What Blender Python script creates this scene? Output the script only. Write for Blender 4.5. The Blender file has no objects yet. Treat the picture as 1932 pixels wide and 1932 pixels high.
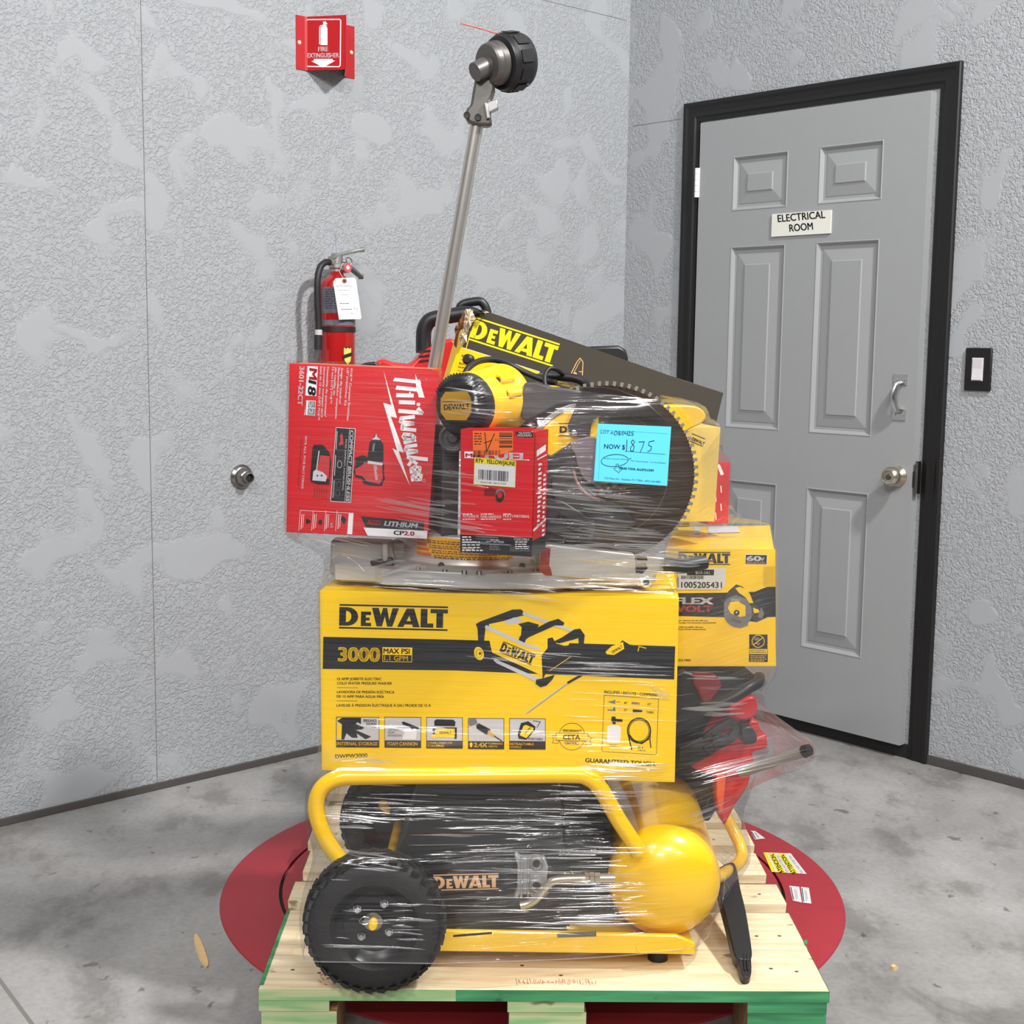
import bpy, bmesh, math, random
from mathutils import Vector, Matrix
random.seed(7)
SC = bpy.context.scene
COL = SC.collection
V = Vector
# ------------------------------------------------------------------ camera
FPX, PITCH, ROLL, CAMH = 2558.8, 0.124234, 0.011788, 1.2946
_F = V((0, math.cos(PITCH), -math.sin(PITCH)))
_U0 = V((1, 0, 0)).cross(_F)
_R = V((1, 0, 0)) * math.cos(ROLL) + _U0 * math.sin(ROLL)
_U = _R.cross(_F)
EYE = V((0, 0, CAMH))
cam = bpy.data.cameras.new('camera')
camo = bpy.data.objects.new('camera', cam)
COL.objects.link(camo)
camo.matrix_world = Matrix(((_R.x, _U.x, -_F.x, 0), (_R.y, _U.y, -_F.y, 0), (_R.z, _U.z, -_F.z, CAMH), (0, 0, 0, 1)))
cam.sensor_width = 36
cam.lens = FPX / 1932 * 36
cam.clip_end = 60
SC.camera = camo
# ------------------------------------------------------------------ light
w = bpy.data.worlds.new('hall_ambient')
SC.world = w
w.use_nodes = True
_nt = w.node_tree                       # a tall hall: pale ceiling overhead, darker towards the far ends
_tc = _nt.nodes.new('ShaderNodeTexCoord')
_sp = _nt.nodes.new('ShaderNodeSeparateXYZ')
_rp = _nt.nodes.new('ShaderNodeValToRGB')
_nt.links.new(_tc.outputs['Generated'], _sp.inputs[0])
_nt.links.new(_sp.outputs['Z'], _rp.inputs[0])
_e = _rp.color_ramp.elements
_e[0].position = 0.0; _e[0].color = (.08, .08, .081, 1)
_e[1].position = 1.0; _e[1].color = (.42, .425, .435, 1)
_k = _e.new(.28); _k.color = (.10, .10, .102, 1)
_k = _e.new(.62); _k.color = (.34, .343, .35, 1)
_nt.links.new(_rp.outputs[0], _nt.nodes['Background'].inputs[0])
_nt.nodes['Background'].inputs[1].default_value = 1.0
def area(name, loc, aim, power, size, col=(1, 0.985, 0.975), sy=None):
    l = bpy.data.lights.new(name, 'AREA')
    l.energy = power
    l.color = col
    l.shape = 'RECTANGLE'
    l.size = size
    l.size_y = sy or size
    o = bpy.data.objects.new(name, l)
    COL.objects.link(o)
    o.location = loc
    o.rotation_euler = (V(aim) - V(loc)).to_track_quat('-Z', 'Y').to_euler()
    return o
area('high_bay_lamp_key', (2.2, 1.25, 4.3), (-0.2, 3.2, 0.8), 225, 0.30)
area('strip_lamp_left', (-1.6, -1.2, 4.6), (-0.2, 3.0, 0.8), 85, 1.2, sy=0.09)
area('strip_lamp_rear', (0.9, -2.6, 4.8), (0.0, 3.0, 0.8), 120, 1.2, sy=0.09)
area('strip_lamp_far', (-0.6, -5.5, 5.0), (0.0, 3.0, 0.8), 130, 1.2, sy=0.09)
area('strip_lamp_side', (-2.6, -3.4, 4.8), (0.0, 3.0, 0.8), 50, 1.2, sy=0.09)  # extra strip light, added so more film wrinkles catch a highlight
area('strip_lamp_corner', (3.2, -4.2, 5.0), (0.0, 3.0, 0.8), 60, 1.2, sy=0.09)  # second added strip light, there to widen the film's bright streaks
SC.view_settings.view_transform = 'Standard'
SC.view_settings.look = 'None'
SC.view_settings.exposure = 0.0
SC.view_settings.gamma = 1.0
SC.view_settings.use_curve_mapping = False
SC.cycles.use_denoising = True
SC.cycles.max_bounces = 8
SC.cycles.transparent_max_bounces = 12
# ------------------------------------------------------------------ photo rays -> points in the place
def ray(x, y):
    return _F + _R * ((x - 966) / FPX) - _U * ((y - 966) / FPX)
def at(x, y, Y):
    d = ray(x, y)
    return EYE + d * (Y / d.y)
def atz(x, y, z):
    d = ray(x, y)
    return EYE + d * ((z - CAMH) / d.z)
def hit(x, y, P, N):
    d = ray(x, y)
    return EYE + d * ((P - EYE).dot(N) / d.dot(N))
# ------------------------------------------------------------------ materials
def lin(c):
    return tuple((v / 255 / 12.92) if v <= 10 else ((v / 255 + 0.055) / 1.055) ** 2.4 for v in c)
_M = {}
def mat(name, rgb, rough=0.5, metal=0.0, var=0.05, scale=25.0, bump=0.0, bscale=200.0, coat=0.0, stretch=(1, 1, 1), spec=0.5):
    if name in _M:
        return _M[name]
    m = bpy.data.materials.new(name)
    m.use_nodes = True
    nt = m.node_tree
    b = nt.nodes['Principled BSDF']
    b.inputs['Roughness'].default_value = rough
    b.inputs['Metallic'].default_value = metal
    b.inputs['Specular IOR Level'].default_value = spec
    b.inputs['Coat Weight'].default_value = coat
    b.inputs['Coat Roughness'].default_value = 0.08
    tc = nt.nodes.new('ShaderNodeTexCoord')
    mp = nt.nodes.new('ShaderNodeMapping')
    mp.inputs['Scale'].default_value = stretch
    nt.links.new(tc.outputs['Object'], mp.inputs['Vector'])
    n = nt.nodes.new('ShaderNodeTexNoise')
    n.inputs['Scale'].default_value = scale
    n.inputs['Detail'].default_value = 3
    nt.links.new(mp.outputs[0], n.inputs['Vector'])
    mx = nt.nodes.new('ShaderNodeMix')
    mx.data_type = 'RGBA'
    c = lin(rgb)
    mx.inputs['A'].default_value = (*[v * (1 - var) for v in c], 1)
    mx.inputs['B'].default_value = (*[min(1, v * (1 + var)) for v in c], 1)
    nt.links.new(n.outputs['Fac'], mx.inputs['Factor'])
    nt.links.new(mx.outputs['Result'], b.inputs['Base Color'])
    if bump:
        n2 = nt.nodes.new('ShaderNodeTexNoise')
        n2.inputs['Scale'].default_value = bscale
        n2.inputs['Detail'].default_value = 3
        nt.links.new(mp.outputs[0], n2.inputs['Vector'])
        bp = nt.nodes.new('ShaderNodeBump')
        bp.inputs['Strength'].default_value = bump
        bp.inputs['Distance'].default_value = 0.002
        nt.links.new(n2.outputs['Fac'], bp.inputs['Height'])
        nt.links.new(bp.outputs[0], b.inputs['Normal'])
    _M[name] = m
    return m
# ------------------------------------------------------------------ meshes and things
ROOT = {}
class Frame:
    """a local frame: O origin, X right, Y depth, Z up (unit world vectors)"""
    def __init__(s, O, X, Z):
        s.O = V(O)
        s.X = V(X).normalized()
        s.Z = (V(Z) - s.X * V(Z).dot(s.X)).normalized()
        s.Y = s.Z.cross(s.X)
    def p(s, x, y, z):
        return s.O + s.X * x + s.Y * y + s.Z * z
    def px(s, x, y, d=0.0):          # photo point -> (x, z) on the plane y = d of this frame
        q = hit(x, y, s.p(0, d, 0), s.Y) - s.O
        return q.dot(s.X), q.dot(s.Z)
WORLD = Frame((0, 0, 0), (1, 0, 0), (0, 0, 1))
class MB:
    def __init__(s, fr=None):
        s.v, s.f, s.m, s.sm, s.mats = [], [], [], [], []
        s.fr = fr or WORLD
        s.cur = 0
        s.smooth = False
    def use(s, m):
        if m not in s.mats:
            s.mats.append(m)
        s.cur = s.mats.index(m)
        return s
    def add(s, vs, fs):
        o = len(s.v)
        s.v += [V(q) for q in vs]
        for f in fs:
            s.f.append(tuple(i + o for i in f))
            s.m.append(s.cur)
            s.sm.append(s.smooth)
    def box(s, a, b):                 # two opposite corners in the frame
        P = s.fr.p
        (x0, y0, z0), (x1, y1, z1) = a, b
        x0, x1 = min(x0, x1), max(x0, x1); y0, y1 = min(y0, y1), max(y0, y1); z0, z1 = min(z0, z1), max(z0, z1)
        vs = [P(x0, y0, z0), P(x1, y0, z0), P(x1, y1, z0), P(x0, y1, z0), P(x0, y0, z1), P(x1, y0, z1), P(x1, y1, z1), P(x0, y1, z1)]
        s.add(vs, [(3, 2, 1, 0), (4, 5, 6, 7), (0, 1, 5, 4), (1, 2, 6, 5), (2, 3, 7, 6), (3, 0, 4, 7)])
        return s
    def prism(s, pts, y0, y1, scale1=1.0):   # polygon of (x, z) in the frame, extruded along Y
        P = s.fr.p
        n = len(pts)
        ar = sum(pts[i][0] * pts[(i + 1) % n][1] - pts[(i + 1) % n][0] * pts[i][1] for i in range(n))
        if ar < 0:
            pts = pts[::-1]
        cx = sum(p[0] for p in pts) / n; cz = sum(p[1] for p in pts) / n
        vs = [P(x, y0, z) for x, z in pts] + [P(cx + (x - cx) * scale1, y1, cz + (z - cz) * scale1) for x, z in pts]
        s.add(vs, [tuple(range(n)), tuple(range(2 * n - 1, n - 1, -1))] + [(i, i + n, (i + 1) % n + n, (i + 1) % n) for i in range(n)])
        return s
    def lathe(s, O, A, prof, seg=32, caps=True, ref=None, ang=(0, 2 * math.pi)):   # prof: list of (distance along A, radius)
        O, A = V(O), V(A).normalized()
        r = ref or (V((0, 0, 1)) if abs(A.z) < 0.9 else V((1, 0, 0)))
        X = (r - A * r.dot(A)).normalized(); Y = A.cross(X)
        full = abs(ang[1] - ang[0] - 2 * math.pi) < 1e-6
        ns = seg if full else seg + 1
        vs = []
        for d, rad in prof:
            for k in range(ns):
                t = ang[0] + (ang[1] - ang[0]) * k / seg
                vs.append(O + A * d + (X * math.cos(t) + Y * math.sin(t)) * max(rad, 1e-5))
        fs = []
        for j in range(len(prof) - 1):
            for k in range(seg):
                k2 = (k + 1) % ns
                fs.append((j * ns + k, j * ns + k2, (j + 1) * ns + k2, (j + 1) * ns + k))
        if caps and full:
            fs.append(tuple(range(ns - 1, -1, -1)))
            fs.append(tuple((len(prof) - 1) * ns + k for k in range(ns)))
        old = s.smooth; s.smooth = True
        s.add(vs, fs); s.smooth = old
        return s
    def cyl(s, a, b, r, r2=None, seg=20):
        a, b = V(a), V(b)
        return s.lathe(a, b - a, [(0, r), ((b - a).length, r2 if r2 is not None else r)], seg)
    def tube(s, pts, r, seg=12, sub=6, closed=False, rz=None):   # smooth tube through points
        P = [V(p) for p in pts]
        if sub > 1:
            Q = []
            n = len(P)
            for i in range(n if closed else n - 1):
                p1, p2 = P[i], P[(i + 1) % n]
                p0 = P[i - 1] if (i > 0 or closed) else p1 * 2 - p2
                p3 = P[(i + 2) % n] if (i + 2 < n or closed) else p2 * 2 - p1
                for k in range(sub):
                    t = k / sub
                    Q.append(0.5 * ((2 * p1) + (p2 - p0) * t + (2 * p0 - 5 * p1 + 4 * p2 - p3) * t * t + (3 * p1 - p0 - 3 * p2 + p3) * t ** 3))
            if not closed:
                Q.append(P[-1])
            P = Q
        n = len(P)
        vs = []
        X = None
        for i in range(n):
            T = (P[(i + 1) % n] - P[i - 1]) if closed else (P[min(i + 1, n - 1)] - P[max(i - 1, 0)])
            T.normalize()
            if X is None:
                h = V((0, 1, 0)) if abs(T.y) < 0.9 else V((0, 0, 1))
                X = (h - T * h.dot(T)).normalized()
            else:
                X = (X - T * X.dot(T)).normalized()
            Y = T.cross(X)
            for k in range(seg):
                a = 2 * math.pi * k / seg
                vs.append(P[i] + X * math.cos(a) * r + Y * math.sin(a) * (rz or r))
        fs = []
        for i in range(n if closed else n - 1):
            for k in range(seg):
                k2 = (k + 1) % seg; i2 = (i + 1) % n
                fs.append((i * seg + k, i * seg + k2, i2 * seg + k2, i2 * seg + k))
        if not closed:
            fs.append(tuple(range(seg - 1, -1, -1)))
            fs.append(tuple((n - 1) * seg + k for k in range(seg)))
        old = s.smooth; s.smooth = True
        s.add(vs, fs); s.smooth = old
        return s
    def poly(s, pts3):
        s.add(pts3, [tuple(range(len(pts3)))])
        return s
    # ---- printing on the front plane of the frame, given in photo points
    def pp(s, pts, d):
        return [s.fr.p(u, d, v) for u, v in (s.fr.px(x, y, d) for x, y in pts)]
    def P(s, pts, m, lay=1):          # filled patch
        s.use(m)
        n = len(pts)
        ar = sum(pts[i][0] * pts[(i + 1) % n][1] - pts[(i + 1) % n][0] * pts[i][1] for i in range(n))
        if ar > 0:
            pts = pts[::-1]
        return s.poly(s.pp(pts, -0.0003 * lay))
    def R4(s, x0, y0, x1, y1, m, lay=1, sk=0.0):   # rectangle, sk = rise in y per x
        return s.P([(x0, y0), (x1, y0 + sk * (x1 - x0)), (x1, y1 + sk * (x1 - x0)), (x0, y1)], m, lay)
    def L(s, pts, wd, m, lay=2, closed=False):
        s.use(m)
        n = len(pts)
        for i in range(n if closed else n - 1):
            (x0, y0), (x1, y1) = pts[i], pts[(i + 1) % n]
            dx, dy = x1 - x0, y1 - y0
            l = math.hypot(dx, dy) or 1
            a, b = -dy / l * wd / 2, dx / l * wd / 2
            ex, ey = dx / l * wd * .3, dy / l * wd * .3
            s.P([(x0 + a - ex, y0 + b - ey), (x1 + a + ex, y1 + b + ey), (x1 - a + ex, y1 - b + ey), (x0 - a - ex, y0 - b - ey)], m, lay)
        return s
    def E(s, cx, cy, rx, ry, m, lay=1, n=20, rot=0.0):
        c, q = math.cos(rot), math.sin(rot)
        return s.P([(cx + rx * math.cos(t) * c - ry * math.sin(t) * q, cy + rx * math.cos(t) * q + ry * math.sin(t) * c) for t in [2 * math.pi * k / n for k in range(n)]], m, lay)
    def EL(s, cx, cy, rx, ry, wd, m, lay=2, n=28):
        return s.L([(cx + rx * math.cos(2 * math.pi * k / n), cy + ry * math.sin(2 * math.pi * k / n)) for k in range(n)], wd, m, lay, True)
    def T(s, txt, p0, p1, h, m, lay=2, bold=0.0, it=0.0):   # text with its baseline from p0 to p1, capital height h (photo points)
        vs, fs, w0 = text_mesh(txt, bold)
        dx, dy = p1[0] - p0[0], p1[1] - p0[1]
        l = math.hypot(dx, dy)
        ux, uy = dy / l, -dx / l
        s.use(m)
        pts = [(p0[0] + dx * (a / w0) + ux * h * b + dx / l * it * h * b, p0[1] + dy * (a / w0) + uy * h * b + dy / l * it * h * b) for a, b in vs]
        s.add(s.pp(pts, -0.0003 * lay), fs)
        return s
    def dewalt(s, p0, p1, h, m, lay=2, bars=True):
        dx, dy = p1[0] - p0[0], p1[1] - p0[1]
        l = math.hypot(dx, dy)
        ux, uy = dy / l, -dx / l
        f = lambda a, b: (p0[0] + dx * a + ux * h * b, p0[1] + dy * a + uy * h * b)
        S = [[(0, 0), (.062, 0), (.062, 1), (0, 1)]]
        arc = lambda cx, rx, ry, r0: [(cx + rx * math.cos(t), .5 + ry * math.sin(t)) for t in [math.pi / 2 - math.pi * k / 10 for k in range(11)]]
        o = arc(.075, .1, .5, 0); i = arc(.07, .042, .3, 0)
        for k in range(10):
            S.append([o[k], o[k + 1], i[k + 1], i[k]])
        S += [[(.05, 1), (.075, 1), (.07, .8), (.05, .8)], [(.05, .2), (.07, .2), (.075, 0), (.05, 0)]]
        S += [[(.2, 0), (.245, 0), (.245, .78), (.2, .78)], [(.24, .6), (.292, .6), (.292, .78), (.24, .78)], [(.24, .31), (.28, .31), (.28, .46), (.24, .46)], [(.24, 0), (.295, 0), (.295, .18), (.24, .18)]]
        S += [[(.3, 1), (.362, 1), (.392, .42), (.378, 0), (.345, 0)], [(.378, 0), (.362, .2), (.402, 1), (.44, 1), (.395, 0)], [(.44, 1), (.40, 1), (.443, 0), (.48, 0), (.462, .3)], [(.443, 0), (.49, .0), (.548, 1), (.49, 1), (.462, .36)]]
        S += [[(.535, 0), (.592, 0), (.655, .72), (.62, 1)], [(.62, 1), (.688, 1), (.655, .66), (.64, .7)], [(.64, .7), (.688, 1), (.742, 0), (.68, 0)], [(.6, .14), (.69, .14), (.682, .32), (.61, .32)]]
        S += [[(.75, 0), (.812, 0), (.812, 1), (.75, 1)], [(.81, 0), (.868, 0), (.868, .22), (.81, .22)]]
        S += [[(.895, 0), (.957, 0), (.957, .8), (.895, .8)], [(.84, .78), (1, .78), (1, 1), (.84, 1)]]
        if bars:
            S += [[(0, 1.07), (1, 1.07), (1, 1.16), (0, 1.16)], [(0, -.16), (1, -.16), (1, -.07), (0, -.07)]]
        for k, q in enumerate(S):
            s.P([f(a, b) for a, b in q], m, lay + (k % 3) * .12)
        return s
    def bars(s, x0, y0, x1, y1, n, m, lay=2, vert=True):   # barcode
        rr = random.Random(int(x0 * 7 + y0))
        t = 0.0
        ws = [rr.choice((.4, .7, 1.1)) for _ in range(n * 2)]
        tot = sum(ws)
        for k, q in enumerate(ws):
            if k % 2 == 0:
                a, b = t / tot, (t + q) / tot
                if vert:
                    s.R4(x0 + (x1 - x0) * a, y0, x0 + (x1 - x0) * b, y1, m, lay)
                else:
                    s.R4(x0, y0 + (y1 - y0) * a, x1, y0 + (y1 - y0) * b, m, lay)
            t += q
        return s
    def scrawl(s, x0, y0, x1, n, h, m, lay=2, gap=None, sk=0.0):   # n lines of small unreadable print
        rr = random.Random(int(x0 + y0 * 3))
        for k in range(n):
            y = y0 + k * (gap or h * 1.7)
            x = x0
            e = x1 - rr.random() * .25 * (x1 - x0)
            while x < e:
                q = h * rr.uniform(1.2, 3.4)
                b = min(x + q, e)
                s.P([(x, y + sk * (x - x0)), (b, y + sk * (b - x0)), (b, y + h * .62 + sk * (b - x0)), (x, y + h * .62 + sk * (x - x0))], m, lay)
                x += q + h * .6
        return s
    def build(s, name, parent=None, bevel=0.0, m=None, seg=2):
        me = bpy.data.meshes.new(name)
        root = parent
        while root is not None and root.parent is not None:
            root = root.parent
        off = ROOT.get(root.name, V((0, 0, 0))) if root else None
        o = bpy.data.objects.new(name, me)
        if root is None:                       # a thing that is one mesh: origin at its own base
            c = V((sum(q.x for q in s.v) / len(s.v), sum(q.y for q in s.v) / len(s.v), min(q.z for q in s.v)))
            off = c
            o.location = c
        me.from_pydata([tuple(q - off) for q in s.v], [], s.f)
        for q in (s.mats or [m]):
            me.materials.append(q)
        me.polygons.foreach_set('material_index', s.m)
        me.polygons.foreach_set('use_smooth', s.sm)
        me.update()
        if any(s.sm):
            me.set_sharp_from_angle(angle=math.radians(38))
        COL.objects.link(o)
        if root is None:
            ROOT[o.name] = V(off)
        if parent is not None:
            o.parent = parent
        if bevel:
            b = o.modifiers.new('bevel', 'BEVEL')
            b.width = bevel; b.segments = seg; b.limit_method = 'ANGLE'; b.angle_limit = math.radians(40)
            b.harden_normals = False
            for q in me.polygons:
                q.use_smooth = True
            me.set_sharp_from_angle(angle=math.radians(38))
        return o
_T = {}
def text_mesh(txt, bold):
    k = (txt, bold)
    if k in _T:
        return _T[k]
    c = bpy.data.curves.new('t', 'FONT')
    c.body = txt
    c.size = 1.0
    c.resolution_u = 3
    c.fill_mode = 'FRONT'
    o = bpy.data.objects.new('t', c)
    COL.objects.link(o)
    bpy.context.view_layer.update()
    me = bpy.data.meshes.new_from_object(o.evaluated_get(bpy.context.evaluated_depsgraph_get()))
    CAP = 0.72
    xs = [q.co.x for q in me.vertices] or [0, 1]
    x0, x1 = min(xs), max(xs)
    vs = [(q.co.x - x0, q.co.y / CAP) for q in me.vertices]
    fs = [tuple(p.vertices) for p in me.polygons]
    if bold:                              # heavier weight: overlaid copies shifted by the stroke gain
        n = len(vs); v0 = vs; f0 = fs; vs = []; fs = []
        for k, (sx, sy) in enumerate(((0, 0), (1, .8), (-1, .8), (1, -.8), (-1, -.8))):
            vs = vs + [(a + sx * bold * 1.9, b + sy * bold * 1.5) for a, b in v0]
            fs = fs + [tuple(i + k * n for i in f) for f in f0]
    bpy.data.objects.remove(o)
    bpy.data.curves.remove(c)
    bpy.data.meshes.remove(me)
    _T[k] = (vs, fs, max(1e-4, x1 - x0))
    return _T[k]
def tag(o, label=None, cat=None, group=None, kind=None):
    if label: o['label'] = label
    if cat: o['category'] = cat
    if group: o['group'] = group
    if kind: o['kind'] = kind
    return o
def thing(name, label, cat, loc, group=None):
    o = bpy.data.objects.new(name, None)
    o.empty_display_size = 0.05
    COL.objects.link(o)
    o.location = loc
    ROOT[o.name] = V(loc)
    return tag(o, label, cat, group)
def struct(mb, name, parent=None, bevel=0.0):
    o = mb.build(name, parent, bevel)
    if parent is None:
        o['kind'] = 'structure'
    return o
def smooth_poly(pts, n=4):            # closed Catmull-Rom through photo points
    out = []
    L = len(pts)
    for i in range(L):
        p0, p1, p2, p3 = pts[i - 1], pts[i], pts[(i + 1) % L], pts[(i + 2) % L]
        for k in range(n):
            t = k / n
            out.append(tuple(.5 * (2 * b + (c - a) * t + (2 * a - 5 * b + 4 * c - d) * t * t + (3 * b - a - 3 * c + d) * t ** 3) for a, b, c, d in zip(p0, p1, p2, p3)))
    return out
def flat(fr, pts, d=0.0):             # photo points -> (x, z) of the frame's plane y = d
    return [fr.px(x, y, d) for x, y in pts]
# ================================================================== THE ROOM
AZ = 0.744533
CORNER = V((0.4083, 5.1066, 0))
FR = Frame(CORNER, (math.sin(AZ), -math.cos(AZ), 0), (0, 0, 1))      # right wall: x runs from the corner to the right, -y comes out of the wall
FL = Frame(CORNER, (math.cos(AZ), math.sin(AZ), 0), (0, 0, 1))       # left wall: x = 0 at the corner, negative to the left
def wall_material(name, rgb):
    m = bpy.data.materials.new(name)
    m.use_nodes = True
    nt = m.node_tree
    N, K = nt.nodes, nt.links
    b = N['Principled BSDF']
    b.inputs['Roughness'].default_value = 0.62
    b.inputs['Specular IOR Level'].default_value = 0.3
    tc = N.new('ShaderNodeTexCoord')
    big = N.new('ShaderNodeTexNoise'); big.inputs['Scale'].default_value = 6.6; big.inputs['Detail'].default_value = 1.5; big.inputs['Distortion'].default_value = .5
    K.new(tc.outputs['Object'], big.inputs['Vector'])
    rp = N.new('ShaderNodeValToRGB')
    rp.color_ramp.elements[0].position = .39; rp.color_ramp.elements[1].position = .47
    K.new(big.outputs['Fac'], rp.inputs[0])
    fine = N.new('ShaderNodeTexNoise'); fine.inputs['Scale'].default_value = 82; fine.inputs['Detail'].default_value = 3; fine.inputs['Distortion'].default_value = 1.1
    K.new(tc.outputs['Object'], fine.inputs['Vector'])
    r2 = N.new('ShaderNodeValToRGB')
    r2.color_ramp.elements[0].position = .36; r2.color_ramp.elements[1].position = .56
    K.new(fine.outputs['Fac'], r2.inputs[0])
    mu = N.new('ShaderNodeMath'); mu.operation = 'MULTIPLY_ADD'
    inv = N.new('ShaderNodeMath'); inv.operation = 'SUBTRACT'; inv.inputs[0].default_value = 1.0
    K.new(rp.outputs[0], inv.inputs[1])
    mx = N.new('ShaderNodeMath'); mx.operation = 'MAXIMUM'
    K.new(inv.outputs[0], mx.inputs[0]); K.new(r2.outputs[0], mx.inputs[1])
    bp = N.new('ShaderNodeBump'); bp.inputs['Strength'].default_value = .62; bp.inputs['Distance'].default_value = .0036
    K.new(mx.outputs[0], bp.inputs['Height'])
    K.new(bp.outputs[0], b.inputs['Normal'])
    cm = N.new('ShaderNodeMix'); cm.data_type = 'RGBA'
    c = lin(rgb)
    cm.inputs['A'].default_value = (*[q * .965 for q in c], 1); cm.inputs['B'].default_value = (*c, 1)
    K.new(mx.outputs[0], cm.inputs['Factor'])
    K.new(cm.outputs['Result'], b.inputs['Base Color'])
    N.remove(mu)
    return m
WALLM = wall_material('grey_knockdown_plaster', (162, 165, 168))
SEAM = mat('wall_joint_shadow_gap', (112, 112, 111), .8)  # panel joints drawn as thin dark strips
def floor_material():
    m = bpy.data.materials.new('worn_grey_concrete')
    m.use_nodes = True
    nt = m.node_tree
    N, K = nt.nodes, nt.links
    b = N['Principled BSDF']
    b.inputs['Roughness'].default_value = 0.42
    tc = N.new('ShaderNodeTexCoord')
    def noise(sc, det, dist=0.0, st=None):
        n = N.new('ShaderNodeTexNoise'); n.inputs['Scale'].default_value = sc; n.inputs['Detail'].default_value = det; n.inputs['Distortion'].default_value = dist
        n.inputs['Roughness'].default_value = .62
        if st:
            mp = N.new('ShaderNodeMapping'); mp.inputs['Scale'].default_value = st; mp.inputs['Rotation'].default_value = (0, 0, .5)
            K.new(tc.outputs['Object'], mp.inputs['Vector']); K.new(mp.outputs[0], n.inputs['Vector'])
        else:
            K.new(tc.outputs['Object'], n.inputs['Vector'])
        return n
    def ramp(src, stops):
        r = N.new('ShaderNodeValToRGB')
        e = r.color_ramp.elements
        while len(e) < len(stops): e.new(.5)
        for k, (p, c) in enumerate(stops):
            e[k].position = p; e[k].color = (*c, 1)
        K.new(src.outputs['Fac'], r.inputs[0])
        return r
    def mul(a, bb, f=1.0):
        x = N.new('ShaderNodeMix'); x.data_type = 'RGBA'; x.blend_type = 'MULTIPLY'
        x.inputs['Factor'].default_value = f
        K.new(a, x.inputs['A']); K.new(bb, x.inputs['B'])
        return x.outputs['Result']
    base = ramp(noise(1.6, 6, .4), [(.3, lin((132, 130, 128))), (.5, lin((155, 153, 151))), (.68, lin((173, 171, 169)))])
    blot = ramp(noise(7, 6, .15, (1.0, .6, 1)), [(.36, (.42, .41, .39)), (.47, (.86, .86, .85)), (.6, (1, 1, 1))])
    spk = ramp(noise(21, 3, .3, (1, .7, 1)), [(.29, (.36, .35, .33)), (.345, (1, 1, 1))])
    fin = ramp(noise(70, 4), [(.3, (.8, .8, .8)), (.6, (1, 1, 1))])
    c = mul(mul(mul(base.outputs[0], blot.outputs[0], .62), spk.outputs[0], .8), fin.outputs[0], .8)
    K.new(c, b.inputs['Base Color'])
    bp = N.new('ShaderNodeBump'); bp.inputs['Strength'].default_value = .12; bp.inputs['Distance'].default_value = .002
    K.new(fin.outputs[0], bp.inputs['Height']); K.new(bp.outputs[0], b.inputs['Normal'])
    return m
FLOORM = floor_material()
mb = MB().use(FLOORM).box((-5, -2.5, -.1), (5, 6.5, 0))
J = mat('floor_saw_joint', (120, 116, 112), .8)
pA, pB = atz(-40, 1795, 0), atz(66, 1940, 0)
q = (pB - pA).normalized(); sd = V((-q.y, q.x, 0)) * .004
mb.use(J).poly([pA - q * .3 - sd + V((0, 0, .0004)), pB + q * 1.2 - sd + V((0, 0, .0004)), pB + q * 1.2 + sd + V((0, 0, .0004)), pA - q * .3 + sd + V((0, 0, .0004))][::1])
struct(mb, 'floor')
mb = MB(FL).use(WALLM).box((-4.2, 0, 0), (.1, .12, 3.2))
mb.use(SEAM).box((-1.9386, -.0008, .02), (-1.9368, .004, 3.2)).box((-.62, -.0008, 2.4555), (-.02, .004, 2.4572))
struct(mb, 'wall_left')
mb = MB(FR).use(WALLM).box((0, 0, 0), (3.2, .12, 3.2))
mb.use(SEAM).box((.03, -.0008, 2.0835), (.255, .004, 2.085))
struct(mb, 'wall_right')
BASE = mat('dark_rubber_base_strip', (72, 68, 66), .7)
struct(MB(FL).use(BASE).box((-4.2, -.008, 0), (0, 0, .021)), 'trim_1', bevel=.002)
struct(MB(FR).use(BASE).box((1.334, -.008, 0), (3.2, 0, .03)), 'trim_2', bevel=.002)
struct(MB(FR).use(BASE).box((.01, -.008, 0), (.262, 0, .03)), 'trim_3', bevel=.002)
# ------------------------------------------------------------------ door
DG = mat('grey_door_paint', (149, 151, 152), .42, var=.02)
DB = mat('black_gloss_trim_paint', (15, 14, 14), .45, var=.1)
CHROME = mat('polished_steel', (200, 200, 200), .2, 1.0)
NICKEL = mat('satin_nickel', (196, 188, 172), .28, 1.0)
DARK = mat('dark_recess', (22, 21, 21), .6)
door = thing('door_1', None, None, FR.p(.8, 0, 0)); door['kind'] = 'structure'
OUT = .032
f = lambda x, y: FR.px(x, y, -OUT)
xs0 = [f(1384, 298)[0], f(1488, 284)[0], f(1547, 277)[0], f(1668, 264)[0]]
XL, XR = f(1322, 233)[0], f(1757, 168)[0]
ZB, ZT = .045, f(1500, 207)[1]
cols = [XL, xs0[0], xs0[1], xs0[2], xs0[3], XR]
def zz(x, y): return f(x, y)[1]
rows = [ZB, zz(1513, 1220), zz(1529, 920), zz(1535, 817), zz(1540, 457), zz(1543, 386), zz(1547, 277), ZT]
mb = MB(FR).use(DG)
prof = [(0, 0), (.002, -.0015), (.004, -.001), (.013, .010), (.022, .0105), (.024, .009), (.060, .003), (.063, -.0005)]   # inset, depth
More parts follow.
